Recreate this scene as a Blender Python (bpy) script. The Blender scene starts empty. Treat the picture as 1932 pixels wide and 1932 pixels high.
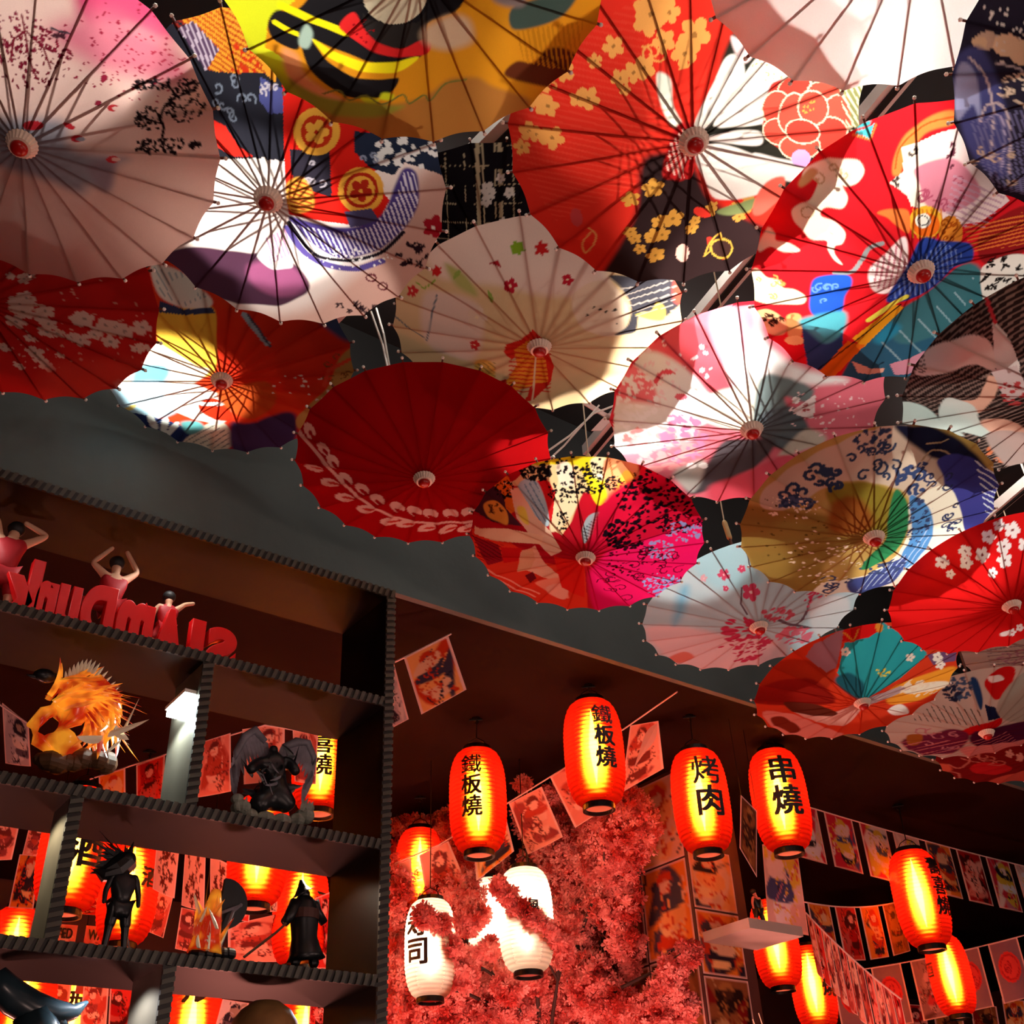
import bpy, bmesh, math, random
import numpy as np
from mathutils import Vector, Matrix
SC = bpy.context.scene
COL = SC.collection
# ------------------------------------------------------------------ camera
FOC = 2100.0                                    # focal length in pixels of a 1932 px wide frame
PIT, ROLL, AZ = math.radians(34.2), math.radians(-2.82), math.radians(52.35)
_fh = Vector((math.cos(AZ), math.sin(AZ), 0)); _rh = Vector((math.sin(AZ), -math.cos(AZ), 0)); _zz = Vector((0, 0, 1))
_up0 = -math.sin(PIT)*_fh + math.cos(PIT)*_zz
FW = math.cos(PIT)*_fh + math.sin(PIT)*_zz
RT = math.cos(ROLL)*_rh + math.sin(ROLL)*_up0
UP = -math.sin(ROLL)*_rh + math.cos(ROLL)*_up0
EYE = Vector((0, 0, 1.5))
cam = bpy.data.cameras.new('camera'); cam.sensor_width = 36; cam.lens = FOC/1932*36; cam.clip_end = 100
co = bpy.data.objects.new('camera', cam); COL.objects.link(co); SC.camera = co
m = Matrix((RT, UP, -FW)).transposed().to_4x4(); m.translation = EYE; co.matrix_world = m
def ray(px, py): return (px-966)/FOC*RT + (966-py)/FOC*UP + FW
def at_y(px, py, y): r = ray(px, py); return EYE + r*(y/r.y)
def at_z(px, py, z): r = ray(px, py); return EYE + r*((z-1.5)/r.z)
def at_x(px, py, x): r = ray(px, py); return EYE + r*(x/r.x)
def at_d(px, py, d): return EYE + ray(px, py)*d
SPK = 1.15
# ------------------------------------------------------------------ world, exposure
SC.view_settings.view_transform = 'Standard'; SC.view_settings.look = 'None'
SC.view_settings.gamma = 1.0; SC.view_settings.exposure = 0.15; SC.view_settings.use_curve_mapping = False
w = bpy.data.worlds.new('world'); SC.world = w; w.use_nodes = True
w.node_tree.nodes['Background'].inputs[0].default_value = (1.0, .62, .55, 1)
w.node_tree.nodes['Background'].inputs[1].default_value = .10
# added fill lamps outside the frame, warm and red, without fixtures
def lamp(name, loc, power, col, rad=.08, kind='POINT', **k):
    l = bpy.data.lights.new(name, kind); l.energy = power; l.color = col
    if kind != 'SUN': l.shadow_soft_size = rad
    for a, b in k.items(): setattr(l, a, b)
    o = bpy.data.objects.new(name, l); COL.objects.link(o); o.location = loc
    return o
for i, (x, y, z, p) in enumerate([(-.8, -1.6, 2.2, 46), (2.6, -1.3, 2.2, 50), (4.6, -.4, 2.2, 40), (.9, .2, .9, 16)]):
    lamp('warm_fill_lamp', (x, y, z), p, (1, .66, .56), .18)  # added warm fill for the umbrella undersides
for x, y, z, p in [(1.7, 3.9, 1.25, 44), (3.0, 4.3, 1.1, 90), (3.3, 3.3, 1.6, 34), (4.9, 4.0, 1.3, 60), (.5, 4.2, 1.2, 38), (2.4, 2.9, 1.2, 20)]:
    lamp('red_fill_lamp', (x, y, z), p, (1, .30, .23), .12)  # added red fill for the tree, flags and posters
# added soft fill above the umbrellas, so more light passes through the cloth
for x, y in [(1.0, 1.4), (2.2, 1.7), (3.2, 1.6), (3.4, .4), (4.3, 2.0), (1.9, .2), (.2, 1.2), (1.4, 2.5), (2.9, 2.5)]:
    lamp('canopy_fill_lamp', (x, y, 4.6), 4.8, (1, .93, .85), .06)
# px, py, height of the lit cloth, watts, cone, shift of the lamp from the plumb line (x, y), what it hangs over
SPOTS = [(470, 410, 3.62, 90, 30, 0, 0, 'the blank half of the gold medallion umbrella'), (600, 560, 3.6, 30, 26, 0, -.2, 'the lower rim of the gold medallion umbrella'),
         (330, 740, 3.85, 85, 36, -.15, .1, 'the orange umbrella with white and blue petals'), (1215, 775, 3.52, 120, 44, 0, .1, 'the left half of the pink misty umbrella'),
         (1440, 620, 3.5, 75, 36, 0, .1, 'the upper rim of the pink misty umbrella'), (1530, 420, 3.6, 95, 46, .52, -.05, 'the cream clouds of the red umbrella'),
         (1290, 1075, 3.4, 46, 34, 0, .1, 'the pale blue umbrella'), (1755, 1120, 3.25, 60, 22, 0, .1, 'the bright red umbrella with large white blossoms'),
         (440, 30, 3.65, 42, 36, 0, 0, 'the lime side of the orange umbrella'), (1690, 70, 3.7, 40, 56, .1, -.1, 'the plain white umbrella'),
         (80, 10, 3.6, 44, 30, 0, -.1, 'the top of the pale pink umbrella'), (1480, 120, 3.7, 24, 44, .1, 0, 'the red peony'),
         (1800, 960, 3.4, 50, 34, .1, 0, 'the blue bands of the olive umbrella'), (1170, 690, 3.7, 24, 50, 0, 0, 'the cream maple leaf umbrella'),
         (1085, 900, 3.5, 60, 32, 0, .1, 'the yellow flowers of the small magenta umbrella'), (640, 80, 3.65, 12, 50, 0, -.1, 'the brimmed hat shape on the orange umbrella'),
         (1230, 60, 3.8, 26, 46, 0, -.1, 'the gold blossoms of the big red umbrella'), (1750, 600, 3.6, 24, 50, .1, .1, 'the teal folds of the red cloud umbrella'),
         (1690, 1240, 3.35, 26, 40, 0, .1, 'the turquoise wedge umbrella')]
SPOT_POS = []
for px, py, z, p, cone, dx, dy, _l in SPOTS:
    t = at_z(px, py, z); L = Vector((t.x+dx, t.y+dy, 4.56)); SPOT_POS.append((L.x, L.y))
    o = lamp('spot_bulb', L, p*SPK, (1, .96, .9), .018, 'SPOT', spot_size=math.radians(cone), spot_blend=.3)
    o.rotation_euler = (t-L).to_track_quat('-Z', 'Y').to_euler()

# ------------------------------------------------------------------ helpers
def lin(c):
    c = c/255.0
    return c/12.92 if c <= .04045 else ((c+.055)/1.055)**2.4
def hx(s): return tuple(lin(int(s[i:i+2], 16)) for i in (1, 3, 5))
def mat(name, col=(.5, .5, .5), rough=.6, metal=0, spec=.5, noise=0, nscale=12, emit=None, estr=0, bump=0, bscale=60):
    M = bpy.data.materials.new(name); M.use_nodes = True; nt = M.node_tree; b = nt.nodes['Principled BSDF']
    if isinstance(col, str): col = hx(col)
    b.inputs['Base Color'].default_value = (*col, 1); b.inputs['Roughness'].default_value = rough
    b.inputs['Metallic'].default_value = metal; b.inputs['Specular IOR Level'].default_value = spec
    tc = nt.nodes.new('ShaderNodeTexCoord')
    if noise:
        n = nt.nodes.new('ShaderNodeTexNoise'); n.inputs['Scale'].default_value = nscale; n.inputs['Detail'].default_value = 5
        nt.links.new(tc.outputs['Object'], n.inputs['Vector'])
        r = nt.nodes.new('ShaderNodeValToRGB'); r.color_ramp.elements[0].position = .3; r.color_ramp.elements[1].position = .7
        r.color_ramp.elements[0].color = (*[c*(1-noise) for c in col], 1); r.color_ramp.elements[1].color = (*[min(1, c*(1+noise)) for c in col], 1)
        nt.links.new(n.outputs['Fac'], r.inputs['Fac']); nt.links.new(r.outputs['Color'], b.inputs['Base Color'])
    if bump:
        n = nt.nodes.new('ShaderNodeTexNoise'); n.inputs['Scale'].default_value = bscale
        nt.links.new(tc.outputs['Object'], n.inputs['Vector'])
        q = nt.nodes.new('ShaderNodeBump'); q.inputs['Strength'].default_value = bump; q.inputs['Distance'].default_value = .01
        nt.links.new(n.outputs['Fac'], q.inputs['Height']); nt.links.new(q.outputs['Normal'], b.inputs['Normal'])
    if emit:
        if isinstance(emit, str): emit = hx(emit)
        b.inputs['Emission Color'].default_value = (*emit, 1); b.inputs['Emission Strength'].default_value = estr
    return M
def print_mat(name, trans, grain=.10, rough=.85, gscale=260, warp=(1, 1, 1)):
    """cloth or paper carrying a printed colour attribute; lets light through"""
    M = bpy.data.materials.new(name); M.use_nodes = True; nt = M.node_tree; nt.nodes.clear()
    out = nt.nodes.new('ShaderNodeOutputMaterial'); at = nt.nodes.new('ShaderNodeAttribute'); at.attribute_name = 'print'
    tc = nt.nodes.new('ShaderNodeTexCoord'); n = nt.nodes.new('ShaderNodeTexNoise'); n.inputs['Scale'].default_value = gscale
    n.inputs['Detail'].default_value = 2
    nt.links.new(tc.outputs['Object'], n.inputs['Vector'])
    mr = nt.nodes.new('ShaderNodeMapRange'); mr.inputs['To Min'].default_value = 1-grain; mr.inputs['To Max'].default_value = 1+grain
    nt.links.new(n.outputs['Fac'], mr.inputs['Value'])
    vm = nt.nodes.new('ShaderNodeVectorMath'); vm.operation = 'SCALE'
    nt.links.new(at.outputs['Color'], vm.inputs[0]); nt.links.new(mr.outputs[0], vm.inputs['Scale'])
    d = nt.nodes.new('ShaderNodeBsdfDiffuse'); t = nt.nodes.new('ShaderNodeBsdfTranslucent'); mx = nt.nodes.new('ShaderNodeMixShader')
    nt.links.new(vm.outputs[0], d.inputs['Color']); nt.links.new(vm.outputs[0], t.inputs['Color'])
    mx.inputs[0].default_value = trans
    nt.links.new(d.outputs[0], mx.inputs[1]); nt.links.new(t.outputs[0], mx.inputs[2]); nt.links.new(mx.outputs[0], out.inputs[0])
    return M
class MB:
    """collects shapes that become ONE mesh object"""
    def __init__(s): s.v = []; s.f = []; s.mi = []; s.cur = 0
    def add(s, vs, fs):
        b = len(s.v); s.v += [tuple(v) for v in vs]; s.f += [tuple(b+i for i in f) for f in fs]; s.mi += [s.cur]*len(fs)
    def box(s, a, b):
        x0, y0, z0 = [min(p, q) for p, q in zip(a, b)]; x1, y1, z1 = [max(p, q) for p, q in zip(a, b)]
        s.add([(x0,y0,z0),(x1,y0,z0),(x1,y1,z0),(x0,y1,z0),(x0,y0,z1),(x1,y0,z1),(x1,y1,z1),(x0,y1,z1)],
              [(0,3,2,1),(4,5,6,7),(0,1,5,4),(1,2,6,5),(2,3,7,6),(3,0,4,7)])
    def hexa(s, q, off):
        """slab from four corners and a thickness vector"""
        q = [Vector(p) for p in q]; off = Vector(off)
        s.add(q+[p+off for p in q], [(0,1,2,3),(7,6,5,4),(0,4,5,1),(1,5,6,2),(2,6,7,3),(3,7,4,0)])
    def tube(s, pts, rad, n=8, caps=True):
        pts = [Vector(p) for p in pts]; N = len(pts)
        if not hasattr(rad, '__len__'): rad = [rad]*N
        vs = []; up = None
        for i, p in enumerate(pts):
            d = (pts[min(i+1, N-1)]-pts[max(i-1, 0)]).normalized()
            if up is None: up = Vector((0, 0, 1)) if abs(d.z) < .9 else Vector((1, 0, 0))
            a = d.cross(up).normalized(); b = d.cross(a).normalized(); up = -b if False else up
            for k in range(n):
                t = 2*math.pi*k/n; vs.append(p+(a*math.cos(t)+b*math.sin(t))*rad[i])
        fs = [(i*n+k, i*n+(k+1) % n, (i+1)*n+(k+1) % n, (i+1)*n+k) for i in range(N-1) for k in range(n)]
        if caps: fs += [tuple(range(n))[::-1], tuple(range((N-1)*n, N*n))]
        s.add(vs, fs)
    def lathe(s, prof, n=24, c=(0, 0, 0), cap=True):
        vs = [(c[0]+r*math.cos(2*math.pi*k/n), c[1]+r*math.sin(2*math.pi*k/n), c[2]+z) for r, z in prof for k in range(n)]
        N = len(prof)
        fs = [(i*n+k, i*n+(k+1) % n, (i+1)*n+(k+1) % n, (i+1)*n+k) for i in range(N-1) for k in range(n)]
        if cap: fs += [tuple(range(n))[::-1], tuple(range((N-1)*n, N*n))]
        s.add(vs, fs)
    def ball(s, c, r, n=12, sq=(1, 1, 1)):
        prof = [(max(1e-4, math.sin(math.pi*i/8))*r, -math.cos(math.pi*i/8)*r) for i in range(9)]
        b = len(s.v); s.lathe(prof, n)
        for i in range(b, len(s.v)):
            v = s.v[i]; s.v[i] = (v[0]*sq[0]+c[0], v[1]*sq[1]+c[1], v[2]*sq[2]+c[2])
    def prism(s, poly, z0, z1, f=lambda x, y, z: (x, y, z)):
        n = len(poly); vs = [f(x, y, z0) for x, y in poly]+[f(x, y, z1) for x, y in poly]
        s.add(vs, [tuple(range(n))[::-1], tuple(range(n, 2*n))]+[(i, (i+1) % n, n+(i+1) % n, n+i) for i in range(n)])
    def blade(s, p, d, side, L, wid, th, bend, n=6):
        """a flat curved tapering blade (flame tongue, feather, spike)"""
        p = Vector(p); d = Vector(d).normalized(); side = Vector(side).normalized(); nm = d.cross(side).normalized(); vs = []
        for i in range(n+1):
            t = i/n; c = p+d*L*t+side*bend*L*t*t; w_ = wid*(math.sin(math.pi*min(1, .35+.65*t))**.8 if t < 1 else 0)+1e-4
            q = th*(1-t)+2e-4
            vs += [c-side*w_, c+nm*q, c+side*w_, c-nm*q]
        fs = [(i*4+k, i*4+(k+1) % 4, i*4+4+(k+1) % 4, i*4+4+k) for i in range(n) for k in range(4)]
        fs += [(3, 2, 1, 0), (n*4, n*4+1, n*4+2, n*4+3)]
        s.add(vs, fs)
    def build(s, name, mats, parent=None, smooth=False):
        me = bpy.data.meshes.new(name); me.from_pydata(s.v, [], s.f)
        if not isinstance(mats, (list, tuple)): mats = [mats]
        for q in mats: me.materials.append(q)
        if len(mats) > 1: me.polygons.foreach_set('material_index', s.mi)
        if smooth: me.polygons.foreach_set('use_smooth', [True]*len(me.polygons))
        me.update(); return link(name, me, parent)
def link(name, me, parent=None):
    o = bpy.data.objects.new(name, me); COL.objects.link(o)
    if parent: o.parent = parent
    return o
def tag(o, label=None, cat=None, group=None, kind=None):
    if label: o['label'] = label
    if cat: o['category'] = cat
    if group: o['group'] = group
    if kind: o['kind'] = kind
    return o
def empty(name, loc=(0, 0, 0), label=None, cat=None, group=None):
    o = bpy.data.objects.new(name, None); COL.objects.link(o); o.location = loc; o.empty_display_size = .05
    return tag(o, label, cat, group)
def struct(name, mb, mt): return tag(mb.build(name, mt), kind='structure')

# ------------------------------------------------------------------ printed patterns
def catmull(p, n=5):
    p = np.array(p).reshape(-1, 2); N = len(p); out = []
    for i in range(N):
        a, b, c, d = p[i-1], p[i], p[(i+1) % N], p[(i+2) % N]
        for k in range(n):
            t = k/n; out.append(.5*((2*b)+(c-a)*t+(2*a-5*b+4*c-d)*t*t+(3*b-a-3*c+d)*t**3))
    return np.array(out)
class Paint:
    def __init__(s, u, v, base):
        s.u = u; s.v = v; s.c = np.tile(np.array(hx(base)), (len(u), 1))
    def mixin(s, idx, col, a):
        s.c[idx] = s.c[idx]*(1-a[:, None])+np.array(col)*a[:, None]
    def box(s, x0, y0, x1, y1): return np.nonzero((s.u > x0) & (s.u < x1) & (s.v > y0) & (s.v < y1))[0]
    def segdist(s, idx, p):
        u, v = s.u[idx], s.v[idx]; best = np.full(len(idx), 9.)
        for a, b in zip(p[:-1], p[1:]):
            d = b-a; L = d@d+1e-12; t = np.clip(((u-a[0])*d[0]+(v-a[1])*d[1])/L, 0, 1)
            best = np.minimum(best, (u-a[0]-t*d[0])**2+(v-a[1]-t*d[1])**2)
        return np.sqrt(best)
    def inside(s, idx, p):
        u, v = s.u[idx], s.v[idx]; r = np.zeros(len(idx), bool); q = np.roll(p, -1, 0)
        for a, b in zip(p, q):
            if a[1] == b[1]: continue
            r ^= ((a[1] > v) != (b[1] > v)) & (u < (b[0]-a[0])*(v-a[1])/(b[1]-a[1])+a[0])
        return r
    def poly(s, p, col, soft=0):
        p = np.array(p, float).reshape(-1, 2); m_ = soft
        idx = s.box(p[:, 0].min()-m_, p[:, 1].min()-m_, p[:, 0].max()+m_, p[:, 1].max()+m_)
        if not len(idx): return
        ins = s.inside(idx, p)
        if soft <= .004: s.mixin(idx[ins], col, np.ones(ins.sum())); return
        d = s.segdist(idx, np.vstack([p, p[:1]])); sd = np.where(ins, d, -d); a = np.clip(.5+sd/(2*soft), 0, 1); s.mixin(idx, col, a*a*(3-2*a))
    def stroke(s, p, wd, col):
        wd = max(wd, .010)
        p = np.array(p, float).reshape(-1, 2); m_ = wd
        idx = s.box(p[:, 0].min()-m_, p[:, 1].min()-m_, p[:, 0].max()+m_, p[:, 1].max()+m_)
        if not len(idx): return
        d = s.segdist(idx, p); s.mixin(idx, col, np.clip((wd*.5-d)/.004+.5, 0, 1))
    def local(s, fr):
        c = np.array(fr[:2]); M = np.array([[fr[2], fr[4]], [fr[3], fr[5]]]); R_ = abs(fr[2])+abs(fr[4]), abs(fr[3])+abs(fr[5])
        idx = s.box(c[0]-R_[0], c[1]-R_[1], c[0]+R_[0], c[1]+R_[1]); I = np.linalg.inv(M)
        q = I@np.stack([s.u[idx]-c[0], s.v[idx]-c[1]]); return idx, q[0], q[1]
    def ell(s, fr, col, soft=.03):
        idx, a, b = s.local(fr)
        if len(idx): s.mixin(idx, col, np.clip((1-np.hypot(a, b))/soft+.5, 0, 1)*(np.hypot(a, b) < 1))
    def flower(s, fr, col, cen):
        idx, a, b = s.local(fr)
        if not len(idx): return
        r = np.hypot(a, b); t = np.arctan2(b, a); lim = .55+.45*np.abs(np.cos(2.5*t))**.7
        s.mixin(idx, col, (r < lim).astype(float)); s.mixin(idx, cen, (r < .17).astype(float))
    def pts(s, fr, n, rng, gauss=False):
        o = []
        while len(o) < n:
            x, y = rng.uniform(-1, 1), rng.uniform(-1, 1)
            if x*x+y*y > 1: continue
            o.append((fr[0]+fr[2]*x+fr[4]*y, fr[1]+fr[3]*x+fr[5]*y))
        return o
    def run(s, ops):
        for op in ops:
            k = op[0]
            if k == 'B': s.c[:] = hx(op[1])
            elif k == 'P': s.poly(op[2], hx(op[1]))
            elif k == 'Q': s.poly(catmull(op[3]), hx(op[1]), max(op[2], .0045))
            elif k == 'E': s.ell(op[2], hx(op[1]))
            elif k == 'S':
                q = np.array(op[3]).reshape(-1, 2)
                if len(q) > 3: c_ = catmull(np.vstack([q, q[-1:], q[:1]]), 4); q = c_[:4*(len(q)-1)+1]
                s.stroke(q, op[2], hx(op[1]))
            elif k == 'F': s.flower(op[3], hx(op[1]), hx(op[2]))
            elif k == 'f':
                rng = random.Random(op[5])
                for x, y in s.pts(op[4], op[2], rng):
                    r = op[3]*rng.uniform(.6, 1.2); a = rng.random()*6; bc = tuple(c*.45 for c in hx(op[1]))
                    s.flower([x, y, r*math.cos(a), r*math.sin(a), -r*math.sin(a), r*math.cos(a)], hx(op[1]), bc)
            elif k in 'DN':
                rng = random.Random(op[5])
                for x, y in s.pts(op[4], op[2], rng):
                    r = op[3]*rng.uniform(.5, 1.2)*(.6 if k == 'N' else 1)
                    if k == 'D': s.ell([x, y, r, 0, 0, r], hx(op[1]))
                    else:
                        a = rng.random()*3; e = rng.uniform(.35, .9)
                        s.ell([x, y, r*math.cos(a), r*math.sin(a), -r*e*math.sin(a), r*e*math.cos(a)], hx(op[1]), .5)
            elif k == 'K':
                rng = random.Random(op[6])
                for x, y in s.pts(op[5], op[4], rng):
                    a0 = rng.random()*6; d = rng.choice((-1, 1)); R_ = op[3]*rng.uniform(.6, 1.1)
                    s.stroke([(x+R_*(1-t/9)*math.cos(a0+d*t*.75), y+R_*(1-t/9)*math.sin(a0+d*t*.75)) for t in range(8)], op[2], hx(op[1]))
            elif k == 'T':
                rng = random.Random(op[6]); fr = op[5]
                for x, y in s.pts(fr, op[4], rng):
                    for _ in range(3):
                        z = op[3]*.5; q = [(x+rng.uniform(-z, z), y+rng.uniform(-z, z)) for _ in range(3)]; s.stroke(q, op[2], hx(op[1]))
            elif k == 'H':
                p = np.array(op[5]).reshape(-1, 2); idx = s.box(p[:, 0].min(), p[:, 1].min(), p[:, 0].max(), p[:, 1].max())
                if len(idx):
                    ins = idx[s.inside(idx, p)]; q = -math.sin(op[4])*s.u[ins]+math.cos(op[4])*s.v[ins]
                    g = max(op[3], .026); m_ = np.abs((q/g) % 1-.5)*g < max(op[2]*.5, .0058); s.mixin(ins[m_], hx(op[1]), np.ones(m_.sum())*.85)
            elif k == 'G':
                for q in (s.u, s.v):
                    m_ = (np.abs(((q*.98+.03*np.sin(q*40))/op[3]) % 1-.5)*op[3] < op[2]*.35) & ((np.floor(s.u/.13)+2*np.floor(s.v/.13)) % 4 > 0)
                    s.mixin(np.nonzero(m_)[0], hx(op[1]), np.ones(m_.sum()))
        return s.c
def set_print(me, cols):
    a = me.attributes.new('print', 'FLOAT_COLOR', 'POINT')
    d = np.ones((len(cols), 4), np.float32); d[:, :3] = cols; a.data.foreach_set('color', d.ravel())

UMB={"pink":{"A":[.1159,1.8,3.5235],"x":[.805,-.5904,-.0587],"n":[.1557,.1148,.9811],"R":0.4019,"ph":-0.1001},"kabuki":{"A":[.6376,1.7106,3.6064],"x":[.7884,-.5989,-.1403],"n":[.2291,.0742,.9706],"R":0.4123,"ph":-0.0119},"yellow":{"A":[.6207,1.0225,3.5905],"x":[.8161,-.5768,.0367],"n":[.0743,.1677,.983],"R":0.4029,"ph":0.1046},"redflower":{"A":[1.4095,1.0534,3.6784],"x":[.8192,-.5718,.0427],"n":[.0997,.2154,.9714],"R":0.4343,"ph":0.0495},"white":{"A":[1.3501,.3771,3.6139],"x":[.8116,-.5841,.0091],"n":[.0581,.0962,.9937],"R":0.4302,"ph":-0.0688},"navy":{"A":[1.9394,.2757,3.4702],"x":[.7979,-.5952,-.095],"n":[.1977,.1096,.9741],"R":0.3907,"ph":0.1284},"cloud":{"A":[2.0988,.9573,3.5623],"x":[.8154,-.5785,.0199],"n":[.1001,.1747,.9795],"R":0.4177,"ph":-0.0794},"crane":{"A":[2.7238,.9769,3.4534],"x":[.8109,-.5839,.0397],"n":[.0069,.0773,.997],"R":0.424,"ph":0.1418},"redblossom":{"A":[.1751,2.3636,3.5616],"x":[.7938,-.5932,-.1339],"n":[.1848,.0254,.9824],"R":0.4182,"ph":-0.1224},"koi":{"A":[.9051,2.6335,3.8422],"x":[.8126,-.5824,.0218],"n":[.0526,.1106,.9925],"R":0.41,"ph":-0.1389},"cream":{"A":[1.5338,1.822,3.6794],"x":[.8076,-.5897,-.0098],"n":[-.0165,-.0392,.9991],"R":0.4217,"ph":0.011},"wreath":{"A":[1.5251,2.4231,3.5758],"x":[.8133,-.5815,.0197],"n":[.0669,.1272,.9896],"R":0.4103,"ph":0.0479},"kimono":{"A":[2.0868,2.3226,3.4155],"x":[.7987,-.5927,-.1036],"n":[.1662,.0518,.9847],"R":0.3906,"ph":-0.0222},"portrait":{"A":[2.1763,1.6336,3.5315],"x":[.811,-.585,-.0052],"n":[.0779,.0992,.992],"R":0.4167,"ph":-0.0726},"wave":{"A":[2.6705,1.6344,3.3219],"x":[.8119,-.5837,.0039],"n":[.0762,.1125,.9907],"R":0.4008,"ph":-0.0371},"sky":{"A":[2.9002,2.3228,3.3914],"x":[.8141,-.5747,.0833],"n":[.0005,.1442,.9896],"R":0.4125,"ph":-0.0826},"teal":{"A":[3.4885,2.3676,3.2479],"x":[.8155,-.5752,.0637],"n":[.0315,.154,.9876],"R":0.4007,"ph":-0.1303},"redsun":{"A":[3.2703,1.576,3.2313],"x":[.8151,-.5774,.0474],"n":[.0466,.1469,.988],"R":0.3793,"ph":0.0511},"dark20":{"A":[4.2514,2.3275,3.2752],"x":[.8097,-.5867,-.0133],"n":[.0622,.0632,.9961],"R":0.3974,"ph":-0.0422},"corner":{"A":[4.8491,2.4464,3.3302],"x":[.8108,-.5852,-.0054],"n":[.0742,.0935,.9929],"R":0.4327,"ph":-0.1293},"squares":{"A":[1.4761,1.9578,4.1096],"x":[.8122,-.5833,.005],"n":[.0792,.1188,.9898],"R":0.3731,"ph":0.0},"pinkedge":{"A":[4.6073,2.0672,3.6489],"x":[.8122,-.5833,.005],"n":[.0792,.1188,.9898],"R":0.41,"ph":0.0}}
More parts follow.
